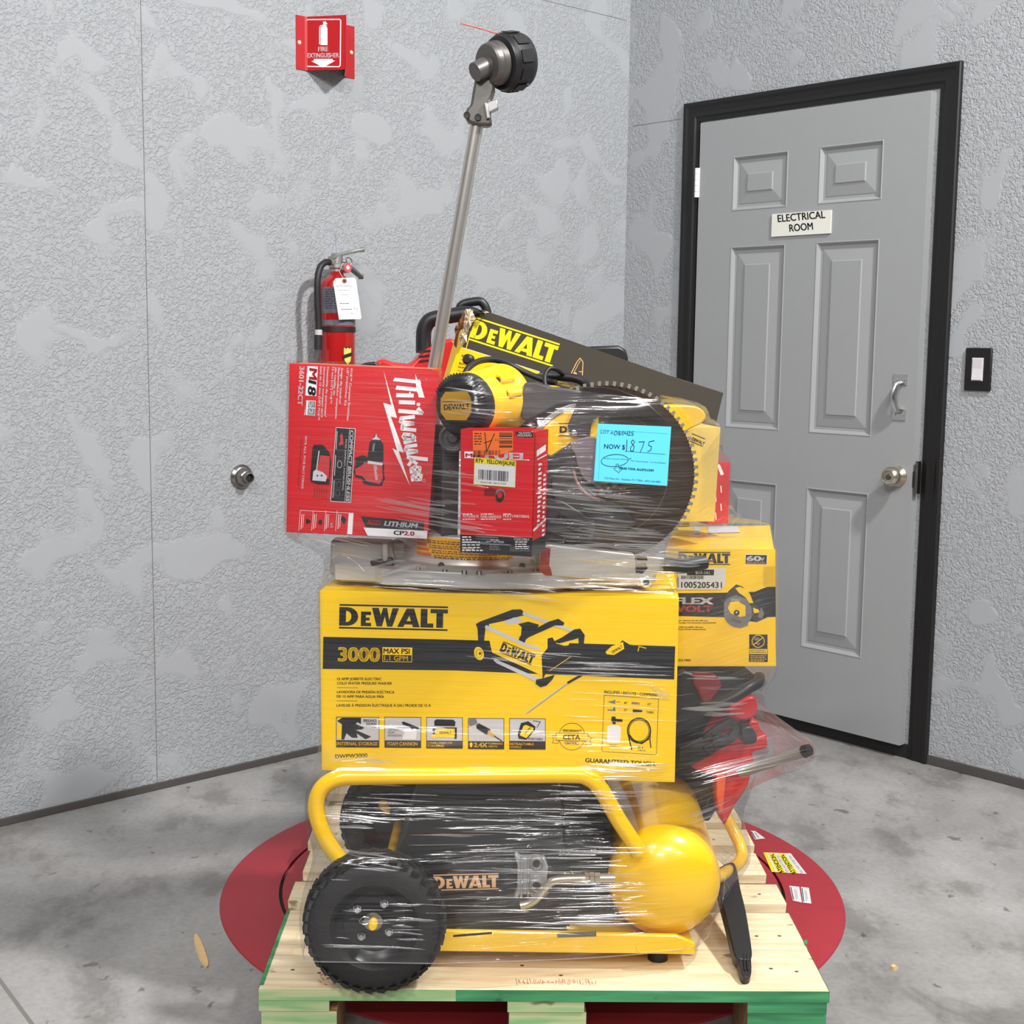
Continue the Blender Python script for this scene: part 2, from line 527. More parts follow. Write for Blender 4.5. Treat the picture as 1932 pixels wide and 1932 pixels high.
for i in range(5):
    for j in range(7):
        x0, x1, z0, z1 = cols[i], cols[i + 1], rows[j], rows[j + 1]
        if i in (1, 3) and j in (1, 3, 5):
            R = [[FR.p(a, -OUT + d, b) for a, b in ((x0 + t, z0 + t), (x1 - t, z0 + t), (x1 - t, z1 - t), (x0 + t, z1 - t))] for t, d in prof]
            for k in range(len(R) - 1):
                for e in range(4):
                    mb.poly([R[k][e], R[k][(e + 1) % 4], R[k + 1][(e + 1) % 4], R[k + 1][e]])
            mb.poly(R[-1])
        else:
            mb.poly([FR.p(x0, -OUT, z0), FR.p(x1, -OUT, z0), FR.p(x1, -OUT, z1), FR.p(x0, -OUT, z1)])
P_ = FR.p
a, b_, c, d = P_(XL, -OUT, ZB), P_(XR, -OUT, ZB), P_(XR, -OUT, ZT), P_(XL, -OUT, ZT)
a2, b2, c2, d2 = P_(XL, -.001, ZB), P_(XR, -.001, ZB), P_(XR, -.001, ZT), P_(XL, -.001, ZT)
for q in ((b_, b2, c2, c), (a2, a, d, d2), (d, c, c2, d2), (a2, b2, b_, a), (b2, a2, d2, c2)):
    mb.poly(q)
mb.build('door_panel', door)
def casing(prof, x_in0, x_in1, z_in):       # moulded casing: profile of (distance outward from the opening, projection)
    mb = MB(FR).use(DB)
    path = [(x_in0, 0, -1, 0), (x_in0, z_in, -1, 1), (x_in1, z_in, 1, 1), (x_in1, 0, 1, 0)]
    rows_ = [[FR.p(x + sx * t, -o, z + sz * t) for t, o in prof] for x, z, sx, sz in path]
    for k in range(3):
        for e in range(len(prof) - 1):
            mb.poly([rows_[k][e], rows_[k + 1][e], rows_[k + 1][e + 1], rows_[k][e + 1]])
    mb.poly(rows_[0]); mb.poly(rows_[3][::-1])
    return mb
CI0, CI1, CZ = .343, 1.268, 2.064
casing([(0, 0), (0, .007), (.012, .008), (.018, .012), (.030, .010), (.046, .012), (.055, .016), (.064, .016), (.068, .013), (.068, 0)], CI0, CI1, CZ).build('door_casing', door)
MB(FR).use(DARK).box((CI0, -.004, 0), (CI1, 0, ZB)).build('threshold', door)
mb = MB(FR).use(mat('white_hinge_paint', (226, 226, 224), .35))
for zc in (1.853, .27):
    mb = MB(FR).use(mat('white_hinge_paint', (226, 226, 224), .35))
    for k in range(5):
        mb.cyl(FR.p(XL - .006, -.037, zc - .05 + k * .02), FR.p(XL - .006, -.037, zc - .031 + k * .02), .0075, seg=12)
    mb.box((XL - .006, -.034, zc - .05), (XL + .004, -.0325, zc + .05))
    mb.build('hinge', door)
# pull handle
h0, h1 = f(1700, 705), f(1700, 790)
mb = MB(FR).use(CHROME)
for zc in (h0[1] - .018, h1[1] + .012):
    mb.box((h0[0] - .023, -OUT - .003, zc - .017), (h0[0] + .023, -OUT, zc + .017))
zt, zb = h0[1] - .03, h1[1] + .024
path = [FR.p(h0[0], -OUT - .002, zt), FR.p(h0[0], -OUT - .014, zt - .003), FR.p(h0[0] - .002, -OUT - .024, zt - .016), FR.p(h0[0] - .003, -OUT - .029, (zt + zb) / 2), FR.p(h0[0] - .002, -OUT - .024, zb + .016), FR.p(h0[0], -OUT - .014, zb + .003), FR.p(h0[0], -OUT - .002, zb)]
mb.tube(path, .007, rz=.011, seg=10, sub=5)
for zc in (h0[1] - .018, h1[1] + .012):
    for sx in (-.014, .014):
        mb.cyl(FR.p(h0[0] + sx, -OUT - .002, zc), FR.p(h0[0] + sx, -OUT - .0055, zc), .004, seg=10)
mb.build('pull_handle', door)
k0 = f(1694, 898)
K0 = FR.p(k0[0], -OUT, k0[1])
nO = -FR.Y
mb = MB().use(NICKEL).lathe(K0, nO, [(0, .033), (.005, .033), (.009, .026), (.013, .019), (.018, .018), (.023, .026), (.030, .0305), (.044, .0305), (.053, .026), (.0565, .021), (.055, .018), (.0545, .010)], 28)
mb.use(mat('lock_core', (120, 114, 104), .3, 1.0)).lathe(K0 + nO * .0545, nO, [(0, .009), (.003, .009), (.0035, .007)], 16)
mb.use(DARK).box((0, 0, 0), (0, 0, 0)) if False else None
kb = mb.build('door_knob', door)
mb = MB(FR).use(mat('brushed_strike_plate', (120, 116, 110), .35, 1.0)).box((CI1 - .006, -.034, k0[1] - .05), (CI1 + .003, -.016, k0[1] + .05))
mb.use(DARK).box((CI1 - .014, -.0335, k0[1] - .028), (CI1 - .006, -.018, k0[1] + .018))
mb.build('strike_plate', door)
# sign on the door
FD = Frame(FR.p(0, -OUT, 0), FR.X, (0, 0, 1))
PRK = mat('black_print', (30, 29, 28), .5)
SIGNW = mat('ivory_plastic_plate', (222, 222, 212), .4, var=.02)
g0, g1 = FD.px(1457, 447), FD.px(1570, 396)
FS = Frame(FD.p(0, -.006, 0), FD.X, (0, 0, 1))
mb = MB(FS).use(SIGNW).box((g0[0], .0003, g0[1]), (g1[0], .006, g1[1]))
mb.T('ELECTRICAL', (1468, 419), (1557, 411), 14, PRK, 1, .010)
mb.T('ROOM', (1490, 437), (1534, 433), 14, PRK, 1, .010)
tag(mb.build('door_sign'), 'small ivory plate lettered ELECTRICAL ROOM on the grey door', 'sign')
# light switch
sw = [FR.px(1825, 656), FR.px(1870, 738)]
t = thing('light_switch', 'black wall plate with a white rocker switch, right of the door', 'light switch', FR.p((sw[0][0] + sw[1][0]) / 2, 0, sw[1][1]))
x0, x1, z1, z0 = sw[0][0], sw[1][0], sw[0][1], sw[1][1]
cx, cz = (x0 + x1) / 2, (z0 + z1) / 2
MB(FR).use(DB).box((x0, -.009, z0), (x1, 0, z1)).build('wall_plate', t, .003)
SWW = mat('white_switch_plastic', (205, 200, 204), .35)
mb = MB(FR).use(SWW).box((cx - .018, -.011, cz - .034), (cx + .018, -.008, cz + .034))
P_ = FR.p
mb.add([P_(cx - .015, -.011, cz - .031), P_(cx + .015, -.011, cz - .031), P_(cx + .015, -.011, cz + .031), P_(cx - .015, -.011, cz + .031), P_(cx - .015, -.0165, cz - .031), P_(cx + .015, -.0165, cz - .031), P_(cx + .015, -.012, cz + .002), P_(cx - .015, -.012, cz + .002), P_(cx + .015, -.0135, cz + .031), P_(cx - .015, -.0135, cz + .031)],
       [(4, 5, 6, 7), (7, 6, 8, 9), (0, 1, 5, 4), (9, 8, 2, 3), (1, 2, 8, 6, 5), (3, 0, 4, 7, 9)])
mb.build('rocker', t)
# ------------------------------------------------------------------ things on the left wall
RED = mat('glossy_red_sign_plastic', (176, 22, 30), .28, var=.04, coat=.2)
WHT = mat('white_print', (236, 232, 232), .5, var=.02)
SX0, SX1 = FL.px(558, 79)[0], FL.px(668, 100)[0]
SZ0, SZ1 = FL.px(558, 130)[1], FL.px(558, 28)[1]
t = thing('fire_extinguisher_sign', 'red projecting wall sign with white extinguisher pictogram and down arrow', 'sign', FL.p((SX0 + SX1) / 2, 0, SZ0))
a0, a1 = SX0 + .034, SX1 - .034            # the flanges end here; between them the plate folds out into a V
cen, PJ = (SX0 + SX1) / 2, .106
prof = [(SX0, -.0025), (a0 - .004, -.0025), (a0 + .003, -.006), (cen - .004, -PJ + .005), (cen - .001, -PJ), (cen + .001, -PJ), (cen + .004, -PJ + .005), (a1 - .003, -.006), (a1 + .004, -.0025), (SX1, -.0025)]
mb = MB(FL).use(RED)
n = len(prof)
inn = [(x + (.0022 if x < cen else -.0022) * (1 if y < -.004 else 0), min(0, y + .0025)) for x, y in prof]
vs = [FL.p(x, y, SZ0) for x, y in prof] + [FL.p(x, y, SZ1) for x, y in prof] + [FL.p(x, y, SZ0) for x, y in inn] + [FL.p(x, y, SZ1) for x, y in inn]
fs = []
for k in range(n - 1):
    fs += [(k, k + 1, n + k + 1, n + k), (2 * n + k + 1, 2 * n + k, 3 * n + k, 3 * n + k + 1), (n + k, n + k + 1, 3 * n + k + 1, 3 * n + k), (2 * n + k, 2 * n + k + 1, k + 1, k)]
fs += [(n, 0, 2 * n, 3 * n)[::-1], (n - 1, 2 * n - 1, 4 * n - 1, 3 * n - 1)]
mb.add(vs, fs)
mb.build('sign_body', t)
FSG = Frame(FL.p(a0 + .003, -.0066, 0), FL.X * (cen - .004 - a0 - .003) - FL.Y * (PJ - .011), (0, 0, 1))
mb = MB(FSG)
sgx = lambda x, y: (530 + x * 170 / 1932, y * 170 / 1932)
S = lambda pts: [sgx(*q) for q in pts]
c8 = [(545, 450), (565, 420), (1260, 415), (1282, 440), (1272, 1400), (1245, 1430), (575, 1425), (545, 1395)]
mb.L(S(c8), 2.0, WHT, 1, True)
mb.P(S([(850, 965), (852, 600), (868, 572), (900, 555), (910, 530), (900, 465), (960, 460), (1000, 520), (940, 525), (1000, 555), (945, 560), (985, 575), (998, 610), (998, 968)]), WHT, 1)
mb.L(S([(905, 540), (850, 550), (830, 590), (828, 945)]), 1.6, WHT, 1)
mb.T('FIRE', sgx(800, 1098), sgx(1008, 1095), 8.6, WHT, 1, .012)
mb.T('EXTINGUISHER', sgx(570, 1235), sgx(1240, 1228), 8.6, WHT, 1, .012)
mb.P(S([(705, 1262), (1112, 1262), (1112, 1300), (1165, 1302), (905, 1448), (652, 1312), (705, 1302)]), WHT, 2)
mb.build('sign_print', t)
for x, y in ((565, 80), (663, 99)):
    u, v = FL.px(x, y, -.003)
    MB().use(mat('cream_screw_head', (226, 214, 190), .4)).lathe(FL.p(u, -.0025, v), -FL.Y, [(0, .006), (.002, .0055), (.0035, .003)], 14).build('screw', t)
# wall fitting
u, v = FL.px(455, 899)
O = FL.p(u, 0, v)
STL = mat('dull_chromed_brass', (150, 148, 144), .25, 1.0)
t = thing('wall_pipe_fitting', 'round chrome pipe fitting screwed into the left wall', 'pipe fitting', O)
MB().use(STL).lathe(O, -FL.Y, [(0, .036), (.006, .036), (.011, .031), (.014, .027)], 32).build('flange', t)
mb = MB().use(STL).lathe(O - FL.Y * .013, -FL.Y, [(0, .025), (.016, .022), (.02, .019), (.022, .0125)], 32)
mb.lathe(O - FL.Y * .034, -FL.Y, [(0, .016), (.014, .015), (.015, .012), (.003, .0095), (.001, .0001)], 24, caps=False)
mb.build('socket', t)
MB().use(DARK).lathe(O - FL.Y * .036, -FL.Y, [(0, .0095), (.0055, .0095)], 16).build('bore', t)
# ------------------------------------------------------------------ fire extinguisher
ER = .054
ex = FL.px(636, 600, -.075)[0]
ez1 = FL.px(636, 519, -.075)[1]
EC = lambda z, dx=0, out=0: FL.p(ex + dx, -.075 - out, z)
t = thing('fire_extinguisher', 'red fire extinguisher with black hose hanging on the left wall', 'fire extinguisher', EC(ez1 - .42))
FRED = mat('red_enamel_cylinder', (166, 22, 22), .22, var=.03, coat=.4)
BLKP = mat('black_rubber', (30, 28, 28), .5)
ALU = mat('cast_aluminium', (176, 176, 172), .38, .9, var=.06)
up = V((0, 0, 1))
zb = ez1 - .42
MB().use(FRED).lathe(EC(zb), up, [(0, .046), (.004, ER - .003), (.012, ER), (.386, ER), (.398, ER - .004), (.408, ER - .014), (.416, .026), (.420, .020), (.43, .020)], 40).build('cylinder', t)
# label sleeve and print
lab = MB().use(mat('grey_instruction_label', (104, 106, 116), .4))
lab.lathe(EC(ez1 - .150), up, [(0, ER + .0006), (.113, ER + .0006)], 24, caps=False, ref=FL.X, ang=(math.radians(180), math.radians(360)))
lab.use(FRED).lathe(EC(ez1 - .134), up, [(0, ER + .0012), (.020, ER + .0012)], 24, caps=False, ref=FL.X, ang=(math.radians(180), math.radians(360)))
prn = mat('faint_label_print', (58, 60, 70), .5)
rr = random.Random(4)
for k in range(9):
    z = ez1 - .046 - k * .0068
    a = 195
    while a < 300:
        e = a + rr.uniform(5, 16)
        lab.use(prn).lathe(EC(z), up, [(0, ER + .0012), (.0026, ER + .0012)], 4, caps=False, ref=FL.X, ang=(math.radians(a), math.radians(e)))
        a = e + 4
lab.build('instruction_label', t)
# shield badge on the lower cylinder
mb = MB()
bx, bz = FL.px(656, 672, -.075 - ER)
bad = [(-.013, .026), (-.006, .022), (0, .026), (.006, .022), (.013, .026), (.0135, 0), (.01, -.015), (0, -.026), (-.01, -.015), (-.0135, 0)]
def badge(sc, lift, m, clip=None):
    vs = []
    for x, z in bad:
        a = (bx - ex + x * sc) / ER
        a = max(-.99, min(.99, a))
        vs.append(EC(bz + z * sc, (ER + lift) * a, (ER + lift) * math.sqrt(1 - a * a)))
    mb.use(m).poly(vs)
badge(1.15, .0006, PRK); badge(1.0, .0010, mat('yellow_badge', (226, 206, 96), .5))
vs = []
for x, z in ((-.017, -.008), (.0145, .002), (.0145, .012), (-.017, .003)):
    a = max(-.99, min(.99, (bx - ex + x) / ER)); vs.append(EC(bz + z, (ER + .0045) * a, (ER + .0045) * math.sqrt(1 - a * a)))
mb.use(PRK).poly(vs)
mb.build('badge', t)
MB().use(BLKP).lathe(EC(ez1 - .170), up, [(0, ER + .002), (.016, ER + .002)], 32, caps=False).build('strap', t)
hx = lambda x, y, o: FL.p(*(lambda q: (q[0], -o, q[1]))(FL.px(x, y, -o)))
MB().use(BLKP).tube([hx(622, 495, .085), hx(614, 495, .088), hx(604, 505, .092), hx(599, 530, .095), hx(599, 570, .095), hx(601, 610, .095), hx(601, 640, .095)], .0098, seg=14).build('hose', t)
n_ = MB().use(mat('hose_label_white', (190, 188, 184), .5)).cyl(hx(601, 622, .095), hx(601, 633, .095), .0112)
n_.use(BLKP).cyl(hx(600.5, 632, .095), hx(600, 660, .095), .0118)
n_.build('nozzle', t)
vb = MB().use(ALU).lathe(EC(ez1 + .005), up, [(0, .019), (.012, .019), (.016, .024), (.026, .024), (.03, .018), (.055, .018), (.06, .014)], 20)
vb.cyl(EC(ez1 + .044), hx(620, 495, .085), .010, seg=14)
vb.build('valve_body', t)
def bar3(mbx, pts, w, th_):
    """bent strap: centre line pts, width w along the wall normal, thickness th_ (vertical)"""
    nn = FL.Y
    rows_ = []
    for q in pts:
        rows_.append([q - nn * w / 2 - up * th_ / 2, q + nn * w / 2 - up * th_ / 2, q + nn * w / 2 + up * th_ / 2, q - nn * w / 2 + up * th_ / 2])
    vs = [v_ for r_ in rows_ for v_ in r_]
    fs = []
    for k in range(len(pts) - 1):
        for e in range(4):
            fs.append((k * 4 + e, (k + 1) * 4 + e, (k + 1) * 4 + (e + 1) % 4, k * 4 + (e + 1) % 4))
    fs += [(3, 2, 1, 0), tuple(len(vs) - 4 + e for e in range(4))]
    mbx.add(vs, fs)
mb = MB().use(ALU); bar3(mb, [hx(624, 488, .08), hx(632, 482, .08), hx(650, 478, .08), hx(683, 471, .08)], .024, .010); mb.build('top_lever', t, .002)
mb = MB().use(mat('grey_steel_lever', (128, 124, 122), .4, .8)); bar3(mb, [hx(634, 497, .08), hx(652, 498, .08), hx(664, 508, .08), hx(681, 522, .08)], .022, .011); mb.build('carry_handle', t, .002)
mb = MB().use(NICKEL).lathe(hx(651, 505, .10), -FL.Y, [(0, .0155), (.012, .0155), (.014, .0145)], 24)
mb.use(mat('red_gauge_face', (206, 84, 92), .3)).lathe(hx(651, 505, .10) - FL.Y * .0142, -FL.Y, [(0, .0135), (.0004, .0135)], 20)
mb.use(WHT).lathe(hx(651, 505, .10) - FL.Y * .0148, -FL.Y, [(0, .006), (.0003, .006)], 14)
mb.build('pressure_gauge', t)
MB().use(STL).tube([hx(653, 487, .095), hx(660, 487, .10), hx(664, 493, .102), hx(661, 499, .10), hx(655, 496, .098)], .0014, seg=6, closed=True).build('pull_pin', t)
# inspection tag
tg = Frame(hx(637, 602, .145), FL.X * math.cos(.12) + V((0, 0, 1)) * 0.0, (0, 0, 1))
tg = Frame(hx(642, 603, .14), FL.X + V((0, 0, .02)), V((0, 0, 1)) - FL.X * .13)
tt = thing('inspection_tag', 'white card tag tied to the fire extinguisher valve', 'tag', tg.O)
TAGW = mat('white_tag_card', (238, 238, 238), .6, var=.01)
pts = [(629, 532), (634, 525), (669, 523.5), (672, 528), (682, 600), (680, 602), (640, 603)]
mb = MB(tg).use(TAGW).prism(flat(tg, pts), .0003, .0015)
mb.scrawl(633, 538, 668, 2, 1.3, mat('grey_tag_print', (150, 150, 152), .6), 1)
mb.scrawl(638, 547, 662, 1, 1.5, mat('grey_tag_print', (150, 150, 152), .6), 1)
mb.scrawl(644, 556, 660, 1, 1.5, mat('grey_tag_print', (150, 150, 152), .6), 1)
mb.scrawl(641, 572, 662, 1, 1.6, PRK, 1)
mb.scrawl(644, 583, 664, 1, 1.6, PRK, 1)
mb.E(669, 582, .8, .8, PRK).E(674, 583, .8, .8, PRK).E(664, 591, .8, .8, PRK)
mb.build('card', tt)
mb = MB(tg).E(650, 530, 4.6, 4.6, mat('brown_tag_eyelet', (150, 110, 84), .5), 2).E(650, 530, 2.2, 2.2, DARK, 3)
mb.build('eyelet', tt)
MB().use(mat('thin_white_string', (200, 196, 190), .7)).tube([tg.p(*(lambda q: (q[0], -.002, q[1]))(tg.px(650, 529))), hx(641, 514, .12), hx(643, 506, .105), hx(648, 497, .1)], .0008, seg=6).build('string', tt)
MB().use(mat('blue_tag_wire', (110, 132, 176), .5)).tube([hx(625, 481, .085), hx(633, 442, .085), hx(634, 470, .085), hx(635, 478, .085)], .0007, seg=6, sub=1).build('seal_wire', t)
# ------------------------------------------------------------------ splinters on the floor
CHIP = mat('raw_pine_splinter', (214, 182, 128), .7, var=.12, scale=60)
a, b_ = atz(369, 1763, .003), atz(391, 1824, .003)
d = (b_ - a).normalized(); s_ = V((-d.y, d.x, 0))
ln = (b_ - a).length
mb = MB().use(CHIP)
prof = [(0, .004), (.15, .008), (.4, .010), (.75, .009), (.92, .006), (1, .001)]
vs = []
for q, wd in prof:
    c = a + d * ln * q
    vs += [c - s_ * wd, c + s_ * wd, c + s_ * wd * .7 + V((0, 0, .004)), c - s_ * wd * .7 + V((0, 0, .004))]
fs = [(0, 1, 2, 3)[::-1]] + [(k * 4 + e, k * 4 + (e + 1) % 4, k * 4 + 4 + (e + 1) % 4, k * 4 + 4 + e) for k in range(5) for e in range(4)]
mb.add([q - V((0, 0, .0028)) for q in vs], fs)
tag(mb.build('wood_splinter'), 'long pale pine splinter lying on the concrete left of the pallet', 'splinter')
c = atz(1687, 1829, 0)
mb = MB(Frame(c, (1, .6, 0), (0, 0, 1))).use(CHIP).prism([(-.006, 0), (.007, 0), (.008, .005), (.002, .010), (-.005, .007)], -.004, .005)
tag(mb.build('wood_chip'), 'tiny pale wood chip on the concrete right of the pallet', 'wood chip')
# ================================================================== TURNTABLE AND PALLET
up = V((0, 0, 1))
TRED = mat('dull_red_steel_plate', (158, 42, 52), .55, var=.08, scale=14)
TC = V((.058, 3.13, 0))
t = thing('wrapping_turntable', 'low round dark red steel turntable on the floor under the pallet', 'turntable', TC)
MB().use(TRED).lathe(TC, up, [(.0, .735), (.004, .733), (.012, .70), (.0125, .60), (.004, .60)], 128, caps=False).build('ramp_ring', t)
mb = MB().use(TRED).lathe(TC, up, [(.0, .592), (.0135, .592), (.014, .588)], 128)
mb.use(DARK).lathe(TC, up, [(.001, .60), (.0011, .592)], 96, caps=False)
mb.build('rotating_disc', t)
FT = Frame((0, 0, .0137), (1, 0, 0), (0, 1, 0))
LBL = mat('white_sticker', (214, 214, 212), .5, var=.02)
YEL = mat('yellow_warning_print', (228, 210, 40), .5)
GRP = mat('grey_fine_print', (130, 130, 132), .5)
FT2 = Frame((0, 0, .0131), (1, 0, 0), (0, 1, 0))
mb = MB(FT2)
q4 = [(1440, 1608), (1492, 1610), (1522, 1649), (1456, 1645)]
def bil(q, a, b):
    (x0, y0), (x1, y1), (x2, y2), (x3, y3) = q
    return ((x0 + (x1 - x0) * a) * (1 - b) + (x3 + (x2 - x3) * a) * b, (y0 + (y1 - y0) * a) * (1 - b) + (y3 + (y2 - y3) * a) * b)
mb.P(q4, LBL, 1)
for a0_, a1_ in ((.0, .12), (.18, .40), (.54, .76)):
    mb.P([bil(q4, a0_, 0), bil(q4, a1_, 0), bil(q4, a1_, 1), bil(q4, a0_, 1)], YEL, 2)
for a_, tx in ((.36, 'ATENCION'), (.72, 'ATTENTION')):
    mb.T(tx, bil(q4, a_, .95), bil(q4, a_, .06), 8, PRK, 3, .012)
for a_ in (.50, .93):
    mb.T('DO NOT STEP ON', bil(q4, a_, .92), bil(q4, a_, .1), 4, GRP, 3)
tb = mb.build('warning_sticker', t); tb['label'] = 'white and yellow ATTENTION sticker on the red plate'
for q4 in ([(1489, 1671), (1508, 1673), (1513, 1703), (1496, 1699)], [(1511, 1673), (1526, 1675), (1531, 1705), (1515, 1703)], [(1416, 1567), (1425, 1568), (1444, 1582), (1424, 1584)]):
    mb = MB(FT2).P(q4, LBL, 1)
    mb.L([bil(q4, .12, .1), bil(q4, .12, .9)], 1.6, PRK, 2)
    mb.L([bil(q4, .45, .2), bil(q4, .45, .85)], .8, GRP, 2).L([bil(q4, .6, .2), bil(q4, .6, .75)], .8, GRP, 2)
    mb.build('data_sticker', t)
# ---------------------------------------------------------------- pallet
FP = Frame((-.440, 2.283, 0), (math.cos(.0151), math.sin(.0151), 0), up)
PW = 1.017
def wood(name, rgb, rgb2):
    m = bpy.data.materials.new(name)
    m.use_nodes = True
    nt = m.node_tree; N, K = nt.nodes, nt.links
    b = N['Principled BSDF']; b.inputs['Roughness'].default_value = .7
    tc = N.new('ShaderNodeTexCoord'); mp = N.new('ShaderNodeMapping'); mp.inputs['Scale'].default_value = (1.2, 14, 14)
    K.new(tc.outputs['Object'], mp.inputs['Vector'])
    n = N.new('ShaderNodeTexNoise'); n.inputs['Scale'].default_value = 5; n.inputs['Detail'].default_value = 5; n.inputs['Distortion'].default_value = .5
    K.new(mp.outputs[0], n.inputs['Vector'])
    r = N.new('ShaderNodeValToRGB')
    r.color_ramp.elements[0].position = .3; r.color_ramp.elements[0].color = (*lin(rgb2), 1)
    r.color_ramp.elements[1].position = .66; r.color_ramp.elements[1].color = (*lin(rgb), 1)
    K.new(n.outputs['Fac'], r.inputs[0])
    sp = N.new('ShaderNodeTexNoise'); sp.inputs['Scale'].default_value = 30; sp.inputs['Detail'].default_value = 2
    mp2 = N.new('ShaderNodeMapping'); mp2.inputs['Scale'].default_value = (.5, 1.2, 1); K.new(tc.outputs['Object'], mp2.inputs['Vector']); K.new(mp2.outputs[0], sp.inputs['Vector'])
    r2 = N.new('ShaderNodeValToRGB'); r2.color_ramp.elements[0].position = .27; r2.color_ramp.elements[0].color = (.3, .24, .19, 1); r2.color_ramp.elements[1].position = .32; r2.color_ramp.elements[1].color = (1, 1, 1, 1)
    K.new(sp.outputs['Fac'], r2.inputs[0])
    x = N.new('ShaderNodeMix'); x.data_type = 'RGBA'; x.blend_type = 'MULTIPLY'; x.inputs['Factor'].default_value = .8
    K.new(r.outputs[0], x.inputs['A']); K.new(r2.outputs[0], x.inputs['B'])
    K.new(x.outputs['Result'], b.inputs['Base Color'])
    bp = N.new('ShaderNodeBump'); bp.inputs['Strength'].default_value = .15; bp.inputs['Distance'].default_value = .002
    K.new(n.outputs['Fac'], bp.inputs['Height']); K.new(bp.outputs[0], b.inputs['Normal'])
    return m
WOOD = wood('pale_pine_deck', (234, 219, 186), (212, 188, 148))
WOODB = wood('brown_pine_block', (150, 120, 84), (112, 84, 56))
GREEN = wood('green_end_paint', (70, 150, 98), (46, 112, 72))
GREEN2 = wood('faded_green_end_paint', (128, 172, 116), (196, 190, 146))
t = thing('wooden_pallet', 'pine block pallet with green painted ends carrying the wrapped load', 'pallet', FP.p(PW / 2, .6, .014))
boards = [(0, .168), (.171, .335), (.382, .482), (.535, .66), (.71, .81), (.86, .96), (1.05, 1.215)]
for k, (y0, y1) in enumerate(boards):
    e0, e1 = (0, PW) if k < 2 else (random.uniform(-.012, .004), PW + random.uniform(-.006, .008))
    mb = MB(FP).use(WOOD).box((e0, y0, .130), (e1, y1, .152))
    g = GREEN2 if k else GREEN
    if k == 0:
        mb.use(GREEN2).poly([FP.p(0, -.0006, .130), FP.p(.35, -.0006, .130), FP.p(.35, -.0006, .1515), FP.p(0, -.0006, .1515)])
        mb.use(GREEN).poly([FP.p(.35, -.0006, .130), FP.p(PW, -.0006, .130), FP.p(PW, -.0006, .1515), FP.p(.35, -.0006, .1515)])
    mb.use(g)
    mb.poly([FP.p(e0 - .0006, y1, .130), FP.p(e0 - .0006, y0, .130), FP.p(e0 - .0006, y0, .1515), FP.p(e0 - .0006, y1, .1515)])
    mb.poly([FP.p(e1 + .0006, y0, .130), FP.p(e1 + .0006, y1, .130), FP.p(e1 + .0006, y1, .1515), FP.p(e1 + .0006, y0, .1515)])
    # nail heads
    nm = mat('rusty_nail_head', (86, 70, 58), .6)
    mb.use(nm)
    for xx in (.05, .10, .47, .54, .93, .975):
        yy = y0 + (y1 - y0) * random.uniform(.3, .7)
        c = FP.p(xx, yy, .1525)
        mb.add([c + V((.004 * math.cos(a), .003 * math.sin(a), 0)) for a in [2 * math.pi * i / 8 for i in range(8)]], [tuple(range(8))])
    mb.build('deck_board', t, .0015, seg=1)
# green paint overspray and a red scuff on the first board
FDK = Frame((0, 0, .1526), (1, 0, 0), (0, 1, 0))
mb = MB(FDK)
mb.P([(489, 1858), (497, 1858), (548, 1716), (541, 1718)], GREEN, 1)
mb.P([(497, 1858), (501, 1840), (546, 1722), (548, 1716)], GREEN2, .8)
mb.build('green_edge_paint', t)
mb = MB(FDK)
mb.P([(1516, 1776), (1522, 1772), (1524, 1780), (1518, 1783)], GREEN, 1)
mb.build('green_paint_spot', t)
mb = MB(FDK)
SCR = mat('red_crayon_scuff', (206, 120, 110), .7, var=.3)
rr = random.Random(2)
for k in range(46):
    x = 975 + k * 3.3 + rr.uniform(-1, 1); hgt = rr.uniform(4, 12)
    mb.L([(x, 1858 - rr.uniform(0, 5)), (x + rr.uniform(-3, 3), 1858 - hgt)], 1.0, SCR, .6)
mb.build('red_crayon_scuff', t)
mb = MB(FDK)
for k in range(30):
    x, y = rr.uniform(604, 640), rr.uniform(1835, 1858)
    mb.L([(x, y), (x + rr.uniform(-6, 6), y + rr.uniform(-3, 3))], 1.0, SCR, .6)
mb.build('red_crayon_scuff', t)
for x0 in (.0, .4425, .872):
    x1 = x0 + (.125 if x0 == 0 else (.137 if x0 < .5 else .142))
    mb = MB(FP).use(WOODB).box((x0, .002, .109), (x1, 1.21, .1295))
    gm = GREEN2 if x0 < .8 else GREEN
    mb.use(gm).poly([FP.p(x0, .0014, .109), FP.p(x1, .0014, .109), FP.p(x1, .0014, .1293), FP.p(x0, .0014, .1293)])
    mb.build('stringer_board', t, .0015, seg=1)
for y0 in (.004, .53, 1.07):
    for x0, wd in ((.004, .134), (.4455, .138), (.873, .141)):
        mb = MB(FP).use(WOODB).box((x0, y0, .014), (x0 + wd, y0 + .14, .1085))
        if y0 < .1:
            gm = GREEN if x0 > .8 else GREEN2
            mb.use(gm).poly([FP.p(x0, y0 - .0006, .014), FP.p(x0 + wd, y0 - .0006, .014), FP.p(x0 + wd, y0 - .0006, .108), FP.p(x0, y0 - .0006, .108)])
        mb.build('block', t, .002, seg=1)
